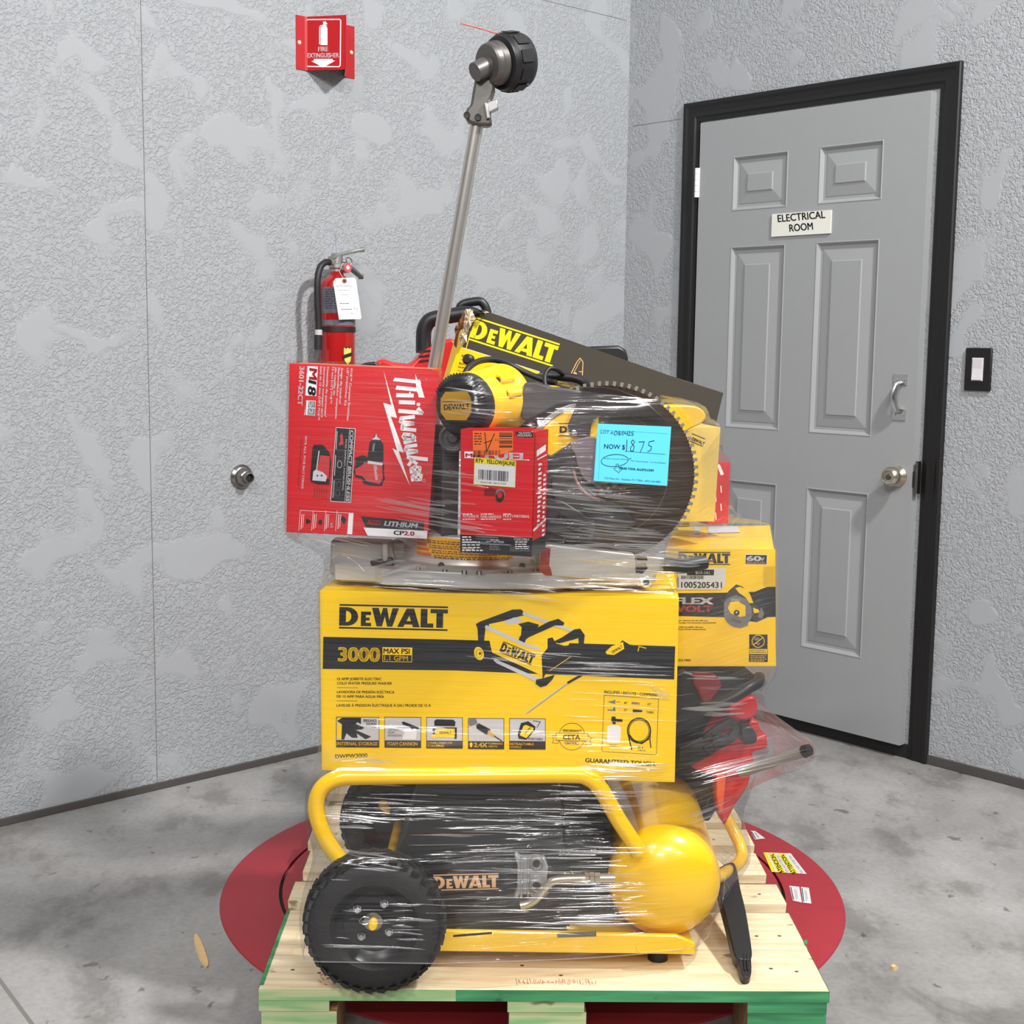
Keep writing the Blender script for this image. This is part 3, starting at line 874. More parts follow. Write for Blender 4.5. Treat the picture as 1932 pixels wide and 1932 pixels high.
# ================================================================== AIR COMPRESSOR
YP = mat('yellow_enamel', (255, 202, 8), .26, var=.02, coat=.5)
YPL = mat('yellow_plastic', (244, 192, 10), .38, var=.02)
BLK = mat('black_plastic', (30, 30, 31), .42, var=.1)
RUB = mat('tyre_rubber', (26, 25, 25), .62, var=.15, scale=60, bump=.3)
GOLD = mat('tan_printed_logo', (222, 178, 130), .5)
t = thing('air_compressor', 'yellow wheeled air compressor with black shroud and round tank, lowest item on the pallet', 'air compressor', (0, 2.6, .152))
COMP = t
def wheel(xc, yc, name_):
    R_ = .1245
    zc = .152 + R_ + .0025
    O = V((xc, yc, zc)); A = V((.06, -1, .0)).normalized()
    wv = .072
    prof = [(-wv / 2, .07), (-wv / 2 + .002, .095), (-wv / 2 + .008, .112), (-wv / 2 + .018, .121), (0, R_), (wv / 2 - .018, .121), (wv / 2 - .008, .112), (wv / 2 - .002, .095), (wv / 2 - .004, .078), (wv / 2 - .014, .070), (wv / 2 - .03, .068)]
    mb = MB().use(RUB).lathe(O, A, prof, 64, caps=False)
    # tread blocks
    X = (up - A * up.dot(A)).normalized(); Yv = A.cross(X)
    for k in range(34):
        for row, d0 in enumerate((-.026, -.009, .008, .024)):
            a = 2 * math.pi * (k + (.5 if row % 2 else 0)) / 34
            for s_ in (0,):
                rr_ = R_ - .004 - (.005 if abs(d0) > .02 else .0)
                n_ = X * math.cos(a) + Yv * math.sin(a); tt_ = -X * math.sin(a) + Yv * math.cos(a)
                c = O + A * d0 + n_ * rr_
                w1, w2, hh = .0068, .0062, .0058
                sk = A * .003 * (1 if row % 2 else -1)
                vs = [c + tt_ * sx * w1 + A * sy * w2 + sk * sx + n_ * h_ for h_ in (0, hh) for sx, sy in ((-1, -1), (1, -1), (1, 1), (-1, 1))]
                mb.add(vs, [(0, 1, 2, 3), (7, 6, 5, 4), (0, 4, 5, 1), (1, 5, 6, 2), (2, 6, 7, 3), (3, 7, 4, 0)])
    wh = mb.build('wheel', COMP)
    rim = MB().use(mat('black_painted_rim', (24, 24, 25), .3)).lathe(O, A, [(-.03, .074), (wv / 2 - .016, .0745), (wv / 2 - .012, .072), (wv / 2 - .02, .066), (wv / 2 - .028, .054), (wv / 2 - .026, .04), (wv / 2 - .022, .026), (wv / 2 - .02, .0)], 48, caps=False)
    rim.build('rim', wh)
    return O, A, wv, wh
O, A, wv, wh = wheel(-.2335, 2.288, 'wheel')
face = O + A * (wv / 2 - .02)
FW = Frame(face, V((0, 0, 1)).cross(A) * -1, up)
FW = Frame(face, A.cross(up) * -1 if A.cross(up).x < 0 else A.cross(up), up)
for x, y in ((674, 1715), (725, 1705), (682, 1766), (734, 1758)):
    q = hit(x, y, face, A)
    MB().use(CHROME).lathe(q - A * .001, A, [(0, .0078), (.002, .0078), (.002, .0062), (.008, .0062), (.009, .005)], 6).build('wheel_bolt', wh)
q = hit(704, 1738, face, A)
mb = MB().use(mat('zinc_washer', (150, 150, 142), .35, 1.0)).lathe(q - A * .001, A, [(0, .0165), (.004, .0165), (.0045, .010)], 28)
mb.build('axle_washer', wh)
MB().use(YP).lathe(q, A, [(0, .0085), (.022, .0085), (.025, .006)], 8).build('axle_end', wh)
MB().use(CHROME).tube([hit(698, 1733, face + A * .008, A), hit(686, 1730, face + A * .008, A), hit(678, 1737, face + A * .008, A), hit(686, 1744, face + A * .008, A), hit(697, 1741, face + A * .008, A)], .0013, seg=6, closed=True).build('cotter_ring', wh)
wheel(-.2335, 2.80, 'wheel')
MB().use(YP).cyl((-.2335, 2.36, .2755), (-.2335, 2.78, .2755), .010).build('axle', COMP)
# tank
TX, TZ, TR = .290, .304, .104
mb = MB().use(YP)
dome = [(.058 - .058 * math.cos(a), TR * math.sin(a)) for a in [math.pi / 2 * k / 12 for k in range(13)]]
mb.lathe((TX, 2.365, TZ), (.03, 1, 0), dome + [(.062, TR + .0012), (.068, TR + .0012), (.072, TR)] + [(.50, TR)] + [(.5 + .055 * math.sin(math.pi / 2 * k / 8), TR * math.cos(math.pi / 2 * k / 8)) for k in range(1, 9)], 56)
mb.build('air_tank', COMP)
# tray
FTy = Frame((0, 2.365, 0), (1, 0, 0), up)
x0, x1 = FTy.px(800, 1780)[0], FTy.px(1312, 1780)[0]
mb = MB(FTy).use(YP)
mb.prism([(x0, .186), (x1, .186), (x1, .208), (x1 - .035, .222), (x0 + .1, .226), (x0, .226)], 0, .012)
mb.box((x0, .008, .186), (x1, .46, .196))
mb.box((x0, .448, .186), (x1, .46, .226))
mb.build('base_tray', COMP, .003)
MB(FTy).P([(855, 1764), (928, 1758), (928, 1762), (855, 1768)], DARK, 1).build('tray_slot', COMP)
mb = MB(FTy)
mb.P([(1050, 1760), (1125, 1757), (1125, 1767), (1052, 1769)], mat('olive_data_plate', (96, 92, 60), .5), 1)
mb.build('data_plate', COMP)
MB().use(YPL).tube([at(1200, 1788, 2.36), at(1207, 1797, 2.36), at(1287, 1791, 2.36), at(1294, 1784, 2.36)], .0016, seg=6, sub=1).build('wire_clip', COMP)
MB().use(BLK).cyl((.283, 2.42, .152), (.283, 2.42, .19), .019, .016).build('rubber_foot', COMP)
MB().use(BLK).cyl((.283, 2.78, .152), (.283, 2.78, .19), .019, .016).build('rubber_foot', COMP)
# tubular frame, near and far loop
loop = [(700, 1700), (655, 1640), (618, 1588), (600, 1545), (597, 1512), (610, 1484), (640, 1468), (690, 1465), (900, 1463), (1070, 1462), (1108, 1467), (1134, 1490), (1166, 1545), (1196, 1592), (1205, 1610)]
LP = [at(x, y, 2.352) for x, y in loop]
MB().use(YP).tube(LP, .0152, seg=18, sub=6).build('frame_loop', COMP)
MB().use(YP).tube([V((q.x, 2.80, q.z)) for q in LP], .0152, seg=14, sub=5).build('frame_loop', COMP)
MB().use(YP).tube([at(1345, 1660, 2.50), at(1380, 1640, 2.60), at(1399, 1620, 2.66), at(1398, 1600, 2.68), at(1385, 1570, 2.70), at(1362, 1525, 2.74)], .0125, seg=14).build('lift_handle', COMP)
# shroud
FSH = Frame((0, 2.44, 0), (1, 0, 0), up)
shp = [(722, 1764), (735, 1665), (748, 1610), (768, 1560), (786, 1490), (800, 1470), (1020, 1464), (1048, 1474), (1058, 1515), (1064, 1600), (1066, 1764)]
mb = MB(FSH).use(BLK).prism(flat(FSH, smooth_poly(shp, 3)), 0, .27)
mb.build('motor_shroud', COMP, .014, seg=3)
mb = MB(FSH).dewalt((818, 1677), (941, 1674), 23, GOLD, 2)
mb.build('shroud_print', COMP)
GC = mat('black_metal_pump', (38, 37, 36), .5, .3, var=.2)
mb = MB(FSH).use(GC)
mb.prism(flat(FSH, [(1066, 1764), (1062, 1500), (1150, 1495), (1160, 1764)], .03), .03, .26)
for k in range(9):
    u0, v0 = FSH.px(1066, 1520 + k * 24, .02); u1, v1 = FSH.px(1150, 1526 + k * 24, .02)
    mb.box((u0, .018, v1), (u1, .03, v0))
mb.build('pump_body', COMP, .004)
CA = mat('cast_grey_cylinder_head', (160, 161, 162), .42, .35, var=.1)
FH = Frame((0, 2.418, 0), (1, 0, 0), up)
mb = MB(FH).use(CA)
mb.prism(flat(FH, [(970, 1618), (974, 1614), (982, 1622), (1028, 1622), (1034, 1640), (1032, 1662), (1036, 1688), (1030, 1696), (1006, 1698), (1000, 1692), (982, 1690), (974, 1700), (970, 1694), (976, 1680), (976, 1634)]), .006, .05)
mb.box((*FH.px(981, 1695)[:1], 0, FH.px(981, 1695)[1]), (FH.px(987, 1618)[0], .01, FH.px(987, 1618)[1]))
mb.box((FH.px(994, 1695)[0], 0, FH.px(994, 1695)[1]), (FH.px(999, 1618)[0], .01, FH.px(999, 1618)[1]))
ch = mb.build('cylinder_head', COMP, .003)
for cy in (1629, 1671):
    u, v = FH.px(1012, cy)
    mb = MB().use(CA).lathe(FH.p(u, .01, v), -FH.Y, [(0, .014), (.012, .0135), (.016, .010), (.014, .0085), (.012, .008)], 20)
    mb.use(DARK).lathe(FH.p(u, -.002, v), -FH.Y, [(0, .007), (.0005, .007)], 14)
    mb.build('head_bolt', ch)
PIPE = mat('bare_aluminium_pipe', (206, 200, 182), .3, .85)
MB().use(PIPE).tube([at(982, 1709, 2.40), at(998, 1705, 2.40), at(1014, 1694, 2.40), at(1028, 1676, 2.40), at(1044, 1662, 2.40), at(1066, 1658, 2.40), at(1108, 1657, 2.40)], .0078, seg=14).build('discharge_pipe', COMP)
mb = MB().use(PIPE)
for k, (xa, xb, r_) in enumerate(((1104, 1112, .0105), (1113, 1121, .0118), (1122, 1132, .011), (1132, 1160, .008))):
    mb.cyl(at(xa, 1657, 2.402), at(xb, 1656.6, 2.402), r_, seg=6 if k < 3 else 12)
mb.build('pipe_fitting', COMP)
# ---------------------------------------------------------------- bar sheath leaning on the right
tip, top = at(1410, 1846, 2.318), at(1378, 1632, 2.60)
FX = Frame(tip, (1, .12, 0), top - tip)
t = thing('saw_bar_sheath', 'black plastic bar sheath standing point down on the pallet, right of the round yellow tank', 'bar sheath', tip)
shp = [(1376, 1632), (1388, 1640), (1396, 1680), (1406, 1722), (1414, 1770), (1418, 1802), (1416, 1812), (1412, 1818), (1388, 1812), (1380, 1788), (1370, 1745), (1356, 1690), (1350, 1650)]
MB(FX).use(BLK).prism(flat(FX, smooth_poly(shp, 3)), -.008, .018).build('sheath_blade', t, .003)
shp = [(1392, 1800), (1414, 1806), (1417, 1838), (1411, 1847), (1402, 1846), (1396, 1832)]
mb = MB(FX).use(BLK).prism(flat(FX, smooth_poly(shp, 3)), -.005, .015)
for xa in (1400, 1406):
    mb.prism(flat(FX, [(xa, 1806), (xa + 3, 1806), (xa + 6, 1836), (xa + 3, 1836)]), -.009, -.004)
mb.build('sheath_tip', t, .002)
# ================================================================== CARTONS
KY = mat('yellow_printed_card', (254, 208, 16), .42, var=.015, coat=.15)
KB = mat('black_printed_card', (34, 34, 37), .4, var=.05, coat=.15)
KR = mat('red_printed_card', (206, 28, 36), .42, var=.02, coat=.15)
KW = mat('white_printed_card', (236, 234, 234), .5, var=.01)
KG = mat('light_grey_picture', (200, 200, 204), .5, var=.02)
KD = mat('mid_grey_picture', (120, 120, 124), .5, var=.05)
KK = mat('raw_cardboard_edge', (206, 168, 110), .8, var=.1)
def box_frame(bl, ybl, br, ybr, upv=(0, 0, 1)):
    a, b = at(*bl, ybl), at(*br, ybr)
    return Frame(a, b - a, upv), (b - a).length
def carton(name, fr, wd, dp, ht, m, parent, bev=.003):
    mb = MB(fr).use(m).box((0, 0, 0), (wd, dp, ht))
    mb.use(KK).box((.004, dp * .5 - .0015, ht), (wd - .004, dp * .5 + .0015, ht + .0008))
    return mb.build(name, parent, bev)
# ------------------------------------------------------------------ pressure washer carton
FA, WA = box_frame((607, 1453), 2.435, (1273, 1476), 2.380)
HA = FA.px(614, 1114)[1]
c1 = lambda x, y: (590 + x / 4.712, 1080 + y / 4.712)
c2 = lambda x, y: (860 + x / 4.391, 1100 + y / 4.391)
t = thing('pressure_washer_carton', 'wide yellow carton with black band lettered 3000 MAX PSI, resting on the compressor', 'carton', FA.O)
carton('carton', FA, WA, .27, HA, KY, t)
mb = MB(FA)
mb.P([FA_ for FA_ in ((609, 1118), (1274, 1143), (1271, 1473), (608, 1450))], KY, 1)
mb.dewalt(c1(234, 472), c1(1199, 494), 35, KB, 2)
mb.P([(610, 1201.5), (860, 1207), (1274, 1219.5), (1272, 1282), (860, 1265), (609, 1262)], KB, 2)
mb.T('3000', c1(230, 786), c1(592, 791), 26.5, KY, 3, .02)
mb.P([c1(620, 664), c1(886, 668), c1(884, 732), c1(620, 728)], KY, 3)
mb.T('MAX PSI', c1(630, 720), c1(860, 724), 10, KB, 4, .012)
mb.L([c1(622, 730), c1(882, 734), c1(880, 796), c1(622, 792)], 1.0, KY, 3, True)
mb.T('1.1 GPM', c1(636, 782), c1(845, 785), 9.5, KY, 4, .012)
for tx, a, b in (('15 AMP JOBSITE ELECTRIC', (218, 957), (610, 958)), ('COLD WATER PRESSURE WASHER', (217, 996), (704, 998)), ('LAVADORA DE PRESIÓN ELÉCTRICA', (215, 1074), (726, 1076)), ('DE 15 AMP PARA AGUA FRÍA', (214, 1113), (634, 1116)), ('LAVEUSE À PRESSION ÉLECTRIQUE À EAU FROIDE DE 15 A', (212, 1193), (1050, 1194))):
    mb.T(tx, c1(*a), c1(*b), 5.0, KB, 2, .012)
mb.L([c1(216, 1024), c1(402, 1026)], .7, KB, 2).L([c1(213, 1141), c1(398, 1142)], .7, KB, 2)
# icon tiles
tiles = [(c1, 210, 590, 1285, 1490, 1553), (c1, 640, 962, 1286, 1492, 1556), (c1, 1012, 1332, 1288, 1495, 1562), (c1, 1383, 1700, 1296, 1500, 1568), (c2, 445, 742, 1122, 1308, 1376)]
for k, (c, x0, x1, y0, ym, y1) in enumerate(tiles):
    mb.P([c(x0, y0), c(x1, y0 + 3), c(x1, ym + 3), c(x0, ym)], KG, 2)
    mb.P([c(x0, ym), c(x1, ym + 3), c(x1, y1 + 3), c(x0, y1)], KB, 3)
    mb.L([c(x0, y0), c(x1, y0 + 3), c(x1, y1 + 3), c(x0, y1)], .9, KB, 3.2, True)
mb.T('INTERNAL STORAGE', c1(216, 1536), c1(576, 1538), 6.5, KY, 4, .014)
mb.T('FOAM CANNON', c1(664, 1538), c1(930, 1540), 7, KY, 4, .014)
mb.T('DURABLE FRAME FOR', c1(1020, 1521), c1(1240, 1523), 3.6, KY, 4, .012)
mb.T('STACKING', c1(1020, 1552), c1(1166, 1553), 5, KY, 4, .014)
mb.T('2.4X', c1(1434, 1553), c1(1550, 1555), 9, KY, 4, .02)
mb.P([c1(1398, 1553), c1(1398, 1528), c1(1390, 1528), c1(1408, 1506), c1(1426, 1528), c1(1418, 1528), c1(1418, 1553)], KY, 4)
mb.T('CLEANING', c1(1562, 1530), c1(1686, 1532), 4, KY, 4, .012).T('WIDTH', c1(1562, 1556), c1(1640, 1557), 4, KY, 4, .012)
mb.T('RETRACTABLE', c2(450, 1342), c2(646, 1344), 4.6, KY, 4, .014).T('HANDLE', c2(450, 1366), c2(540, 1367), 4, KY, 4, .012)
mb.T('BREAKS', c1(452, 1328), c1(567, 1329), 5.2, KB, 3.4, .01).T('DOWN', c1(476, 1358), c1(565, 1359), 5.2, KB, 3.4, .01).T('FOR', c1(530, 1380), c1(566, 1381), 2.8, KB, 3.4)
mb.T('OPTIMIZED', c1(672, 1408), c1(796, 1408), 4.4, KB, 3.4).T('SOAP', c1(668, 1432), c1(728, 1432), 4.4, KB, 3.4).T('ADHESION', c1(666, 1458), c1(788, 1460), 4.4, KB, 3.4)
mb.T('PORTABLE', c2(602, 1300), c2(722, 1302), 4.4, KB, 3.4, .01)
# tile pictures
mb.P([c1(214, 1290), c1(430, 1292), c1(428, 1350), c1(400, 1330), c1(380, 1345), c1(460, 1380), c1(440, 1395), c1(380, 1400), c1(520, 1460), c1(470, 1484), c1(390, 1430), c1(400, 1470), c1(350, 1470), c1(300, 1430), c1(280, 1486), c1(255, 1486), c1(260, 1350), c1(216, 1320)], KB, 3)
mb.P([c1(216, 1330), c1(258, 1360), c1(252, 1484), c1(216, 1470)], KY, 3).P([c1(216, 1292), c1(262, 1292), c1(216, 1320)], KY, 3.3)
mb.P([c1(790, 1330), c1(810, 1326), c1(946, 1380), c1(942, 1398), c1(900, 1388), c1(880, 1400), c1(872, 1380), c1(800, 1352)], KB, 3)
mb.P([c1(830, 1392), c1(905, 1402), c1(926, 1420), c1(915, 1486), c1(794, 1484), c1(818, 1412)], KW, 3.2)
mb.P([c1(1080, 1320), c1(1100, 1306), c1(1250, 1310), c1(1270, 1330), c1(1264, 1368), c1(1082, 1364)], KB, 3)
mb.P([c1(1066, 1376), c1(1282, 1378), c1(1280, 1480), c1(1258, 1480), c1(1262, 1400), c1(1090, 1396), c1(1086, 1450), c1(1066, 1450)], KB, 3)
mb.P([c1(1100, 1388), c1(1262, 1390), c1(1262, 1470), c1(1096, 1466)], KY, 3.3).E(*c1(1078, 1458), 4, 4.4, KY, 3.4)
mb.T('DEWALT', c1(1128, 1434), c1(1232, 1436), 4.6, KB, 3.6, .016)
mb.P([c1(1388, 1300), c1(1452, 1300), c1(1466, 1345), c1(1400, 1368), c1(1388, 1350)], KD, 3)
mb.P([c1(1452, 1360), c1(1476, 1340), c1(1580, 1395), c1(1560, 1440), c1(1540, 1440), c1(1460, 1390)], KB, 3.2).P([c1(1566, 1400), c1(1622, 1446), c1(1604, 1468), c1(1550, 1432)], mat('brass_picture', (206, 168, 70), .5), 3.3)
mb.L([c1(1615, 1455), c1(1680, 1498)], 2.2, KB, 3.4)
mb.P([c2(540, 1160), c2(600, 1145), c2(660, 1190), c2(655, 1220), c2(585, 1300), c2(520, 1290), c2(512, 1250)], KB, 3).P([c2(560, 1185), c2(580, 1175), c2(645, 1200), c2(640, 1220), c2(585, 1285), c2(530, 1262)], KY, 3.3)
mb.L([c2(640, 1140), c2(700, 1150), c2(672, 1195)], 1.2, KB, 3.4).T('DEWALT', c2(578, 1256), c2(632, 1188), 3.6, KB, 3.6, .016)
# CETA seal
mb.EL(*c2(962, 1272), 25, 25.5, .9, KB, 2)
mb.P([c2(832, 1242), c2(1096, 1248), c2(1092, 1308), c2(830, 1302)], KY, 3).L([c2(832, 1242), c2(1096, 1248), c2(1092, 1308), c2(830, 1302)], .8, KB, 3.2, True)
mb.L([c2(832, 1262), c2(796, 1265), c2(812, 1296), c2(798, 1325), c2(850, 1328), c2(852, 1305)], .8, KB, 2.4).L([c2(1096, 1275), c2(1128, 1280), c2(1112, 1310), c2(1125, 1340), c2(1075, 1338), c2(1070, 1310)], .8, KB, 2.4)
mb.T('CETA', c2(888, 1294), c2(1028, 1296), 8.6, KB, 4, .018)
mb.T('PERFORMANCE', c2(888, 1232), c2(1042, 1236), 4.6, KB, 3, .01).T('CERTIFIED', c2(902, 1334), c2(1020, 1338), 4.8, KB, 3, .01)
# includes panel
mb.T('INCLUDES • INCLUYE • COMPREND', c2(1230, 912), c2(1672, 938), 5.2, KB, 2, .012)
mb.L([c2(1230, 928), c2(1680, 960), c2(1662, 1424), c2(1210, 1394)], .8, KB, 2, True)
mb.P([c2(1255, 985), c2(1300, 975), c2(1322, 965), c2(1322, 1000), c2(1300, 998)], KD, 2).L([c2(1330, 985), c2(1360, 985)], .8, KB, 2).L([c2(1260, 1052), c2(1320, 1056)], 2.4, KD, 2).P([c2(1304, 1032), c2(1322, 1032), c2(1320, 1062), c2(1303, 1060)], mat('green_picture', (70, 130, 96), .5), 2.4)
mb.P([c2(1456, 985), c2(1520, 990), c2(1520, 1005), c2(1456, 1003)], KD, 2).P([c2(1500, 988), c2(1524, 990), c2(1524, 1008), c2(1500, 1006)], mat('pink_picture', (210, 110, 110), .5), 2.3)
mb.P([c2(1466, 1046), c2(1545, 1054), c2(1545, 1070), c2(1466, 1072)], KB, 2)
for tx, a, b in (('40°', (1392, 1002), (1422, 1003)), ('15°', (1588, 1012), (1618, 1014)), ('25°', (1392, 1060), (1422, 1061)), ('TURBO', (1578, 1078), (1640, 1082)), ('FOAM', (1276, 1352), (1332, 1355)), ('25 ft', (1508, 1366), (1552, 1369)), ('7.62 m', (1506, 1390), (1570, 1394))):
    mb.T(tx, c2(*a), c2(*b), 4.2, KB, 2, .008)
mb.P([c2(1254, 1190), c2(1270, 1176), c2(1350, 1180), c2(1368, 1196), c2(1362, 1325), c2(1250, 1320)], KW, 2).P([c2(1290, 1106), c2(1322, 1106), c2(1326, 1124), c2(1382, 1130), c2(1380, 1150), c2(1328, 1150), c2(1322, 1170), c2(1302, 1168), c2(1288, 1140)], KB, 2)
for rr_, wd_ in ((21.5, 2.6), (18.8, 1.2)):
    mb.EL(*c2(1518, 1222), rr_, rr_ * 1.08, wd_, KB, 2)
mb.L([c2(1425, 1240), c2(1440, 1310), c2(1458, 1380)], 2.2, KB, 2).L([c2(1612, 1240), c2(1608, 1300), c2(1616, 1362)], 2.0, KB, 2)
mb.L([c2(1440, 1260), c2(1480, 1310), c2(1540, 1330), c2(1600, 1290)], 2.2, KB, 2.3)
mb.T('GUARANTEED TOUGH.', c2(1072, 1484), c2(1656, 1516), 8.0, KB, 2, .016)
mb.T('DWPW3000', c1(202, 1652), c1(486, 1642), 7.5, KB, 2, .008)
# picture of the washer
mb.P([c2(165, 340), c2(200, 320), c2(470, 220), c2(540, 218), c2(575, 250), c2(560, 268), c2(470, 290), c2(300, 345), c2(246, 370), c2(232, 500), c2(185, 490), c2(180, 380)], KB, 3)
mb.P([c2(275, 340), c2(470, 300), c2(700, 420), c2(960, 470), c2(905, 560), c2(720, 770), c2(300, 575), c2(275, 460)], KY, 3.2)
mb.P([c2(400, 320), c2(480, 285), c2(560, 300), c2(520, 335), c2(420, 345)], KG, 3.5)
mb.P([c2(560, 235), c2(840, 340), c2(1000, 390), c2(985, 410), c2(820, 360), c2(550, 260)], KG, 3.4)
mb.P([c2(770, 320), c2(850, 296), c2(900, 330), c2(890, 352), c2(820, 352), c2(560, 470), c2(520, 450)], KB, 3.7)
mb.P([c2(515, 340), c2(600, 320), c2(690, 345), c2(660, 400), c2(580, 470), c2(560, 520), c2(510, 490), c2(540, 430), c2(545, 365)], KB, 3.8)
mb.P([c2(980, 385), c2(1030, 378), c2(1068, 430), c2(1060, 510), c2(1020, 520), c2(1015, 455), c2(970, 470), c2(860, 500), c2(800, 490), c2(880, 450)], KB, 3.6)
mb.P([c2(760, 460), c2(800, 450), c2(830, 500), c2(900, 520), c2(1000, 510), c2(980, 560), c2(860, 640), c2(760, 720), c2(720, 800), c2(710, 600), c2(760, 540)], KB, 3.9)
mb.P([c2(240, 360), c2(256, 348), c2(580, 500), c2(690, 530), c2(700, 560), c2(580, 530), c2(245, 380)], KG, 4.2)
mb.P([c2(310, 640), c2(325, 628), c2(690, 790), c2(760, 810), c2(740, 860), c2(690, 850), c2(660, 815), c2(340, 665)], KG, 3.4)
mb.P([c2(665, 800), c2(720, 790), c2(820, 760), c2(800, 800), c2(750, 850), c2(700, 864), c2(662, 835)], KB, 4.4)
mb.E(*c2(192, 584), 9, 13, KY, 3.8, rot=-.3).EL(*c2(192, 584), 5.5, 8, .8, KB, 4).E(*c2(200, 584), 2, 2.6, KB, 4.1)
mb.dewalt(c2(362, 560), c2(632, 672), 16.5, KB, 4.6)
mb.L([c2(585, 1078), c2(930, 826)], 3.0, KG, 3.2).L([c2(590, 1080), c2(930, 830)], 1.0, KD, 3.5).L([c2(930, 826), c2(1050, 758)], 4.6, KB, 3.3).L([c2(776, 728), c2(950, 612)], 1.6, mat('brass_picture', (206, 168, 70), .5), 4.8)
mb.P([c2(1235, 570), c2(1290, 520), c2(1320, 540), c2(1380, 474), c2(1440, 510), c2(1580, 530), c2(1575, 552), c2(1540, 555), c2(1500, 570), c2(1400, 560), c2(1310, 600), c2(1250, 606)], KB, 3.2)
mb.P([c2(1240, 570), c2(1290, 524), c2(1386, 488), c2(1396, 545), c2(1310, 596), c2(1250, 590)], KY, 3.5).T('DEWALT', c2(1300, 585), c2(1384, 535), 5.5, KB, 3.8, .016)
mb.L([c2(1510, 565), c2(1518, 525), c2(1575, 540)], 1.6, KY, 3.8)
mb.build('printed_front', t)
# ------------------------------------------------------------------ drill kit carton (lying on its side)
cM = lambda x, y: (500 + x / 4.025, 640 + y / 4.025)
FM, WM = box_frame(cM(162, 1465), 2.452, cM(1232, 1518), 2.432, at(562, 687, 2.452) - at(540, 1003, 2.452))
HM = FM.px(*cM(250, 186))[1]
t = thing('drill_kit_carton', 'large red carton turned sideways with white script lettering, upper left of the load', 'carton', FM.O)
carton('carton', FM, WM, .125, HM, KR, t)
mb = MB(FM)
mb.P([cM(252, 190), cM(1322, 240), cM(1235, 1512), cM(164, 1460)], KR, 1)
mb.P([cM(*q) for q in ((900, 238), (1003, 597), (955, 588), (1055, 862), (1015, 850), (1100, 1112), (968, 828), (1003, 845), (898, 482), (958, 500))], KW, 2)
# script word: strokes drawn one by one
def stroke(pts, wd):
    pts = [cM(*q) for q in pts]
    mb.L(pts, wd, KW, 2.2)
M_ = lambda *pts, w=7.0: stroke(pts, w)
mb.P([cM(*q) for q in ((1140, 262), (1212, 445), (1170, 442), (1150, 385))], KW, 2.3)
mb.P([cM(*q) for q in ((985, 292), (1180, 312), (1185, 340), (972, 318))], KW, 2.1)
mb.P([cM(*q) for q in ((1000, 352), (1190, 372), (1195, 402), (990, 382))], KW, 2.2)
mb.P([cM(*q) for q in ((1170, 300), (1212, 445), (1165, 440), (1160, 330))], KW, 2.4)
M_((1005, 425), (1120, 428), w=7.5); mb.P([cM(1092, 405), cM(1108, 395), cM(1104, 418)], KW, 2.3)     # i
M_((1025, 478), (1130, 482), w=7.5); mb.E(*cM(1165, 495), 3.6, 3.2, KW, 2.3)
M_((1022, 545), (1190, 560), (1165, 530), w=7.5)                                                # l
M_((1130, 590), (1035, 600), (1030, 625), (1125, 640), (1045, 655), (1042, 680), (1140, 690), w=6.8)   # w
M_((1060, 720), (1050, 740), (1065, 760), (1120, 768), (1135, 745), (1110, 725), (1065, 722), w=6.6); M_((1140, 765), (1060, 785), w=6.6)   # a
M_((1148, 805), (1075, 815), (1068, 840), (1152, 850), (1080, 868), w=6.6)                       # u
M_((1085, 895), (1228, 912), w=7.0); M_((1100, 905), (1150, 945), w=6); M_((1120, 915), (1092, 955), w=6.4)   # k
for q in (0, 58):
    M_((1135 + q * .15, 968 + q), (1140 + q * .15, 1010 + q), (1172 + q * .15, 1008 + q), (1178 + q * .15, 975 + q), (1135 + q * .15, 968 + q), (1108 + q * .15, 985 + q), (1112 + q * .15, 1015 + q), w=5.6)
mb.EL(*cM(1208, 1074), 2.3, 2.5, .5, KW, 2)
mb.T('3601-22CT', cM(264, 208), cM(248, 500), 9.0, KW, 2, .016)
mb.P([cM(322, 204), cM(402, 208), cM(388, 432), cM(306, 428)], KW, 2)
mb.T('M', cM(338, 222), cM(336, 300), 15, KR, 3, .02, .12).T('18', cM(332, 312), cM(326, 415), 15, KB, 3, .02, .2)
mb.P([cM(312, 464), cM(386, 468), cM(378, 580), cM(298, 575)], KW, 2).P([cM(330, 470), cM(383, 473), cM(380, 520), cM(326, 518)], KD, 2.5).P([cM(326, 524), cM(380, 527), cM(375, 574), cM(322, 572)], KD, 2.5)
mb.T('5', cM(334, 478), cM(333, 512), 9, KW, 3, .016).T('2', cM(331, 532), cM(330, 568), 9, KW, 3, .016).L([cM(312, 470), cM(306, 572)], 1.4, KD, 3)
for tx, x0, y0, x1, y1 in (('M18™ Compact Brushless', 650, 222, 622, 616), ('1/2" Drill/Driver Kit', 622, 220, 602, 505), ('Juego de taladro/', 580, 216, 562, 490), ('destornillador compacto', 556, 214, 532, 604), ('sin cepillo de', 532, 214, 518, 425), ('13 mm (1/2") M18™', 510, 212, 492, 485), ('Ensemble de perceuse/', 472, 210, 450, 588), ('tournevis compact sans', 446, 210, 425, 592), ('balai de 13 mm (1/2") M18™', 420, 208, 398, 612)):
    mb.T(tx, cM(x0, y0), cM(x1, y1), 3.9, KW, 2, .018)
mb.P([cM(540, 670), cM(686, 680), cM(650, 1240), cM(498, 1230)], KB, 2).L([cM(540, 670), cM(686, 680), cM(650, 1240), cM(498, 1230)], .9, KW, 2.4, True)
mb.T('COMPACT BRUSHLESS', cM(648, 690), cM(615, 1228), 6.6, KW, 3, .016, .2).L([cM(642, 682), cM(606, 1236)], .5, KW, 3)
mb.T('MORE COMPACT, FASTER SPEED,', cM(612, 760), cM(586, 1150), 2.7, KW, 3, .01)
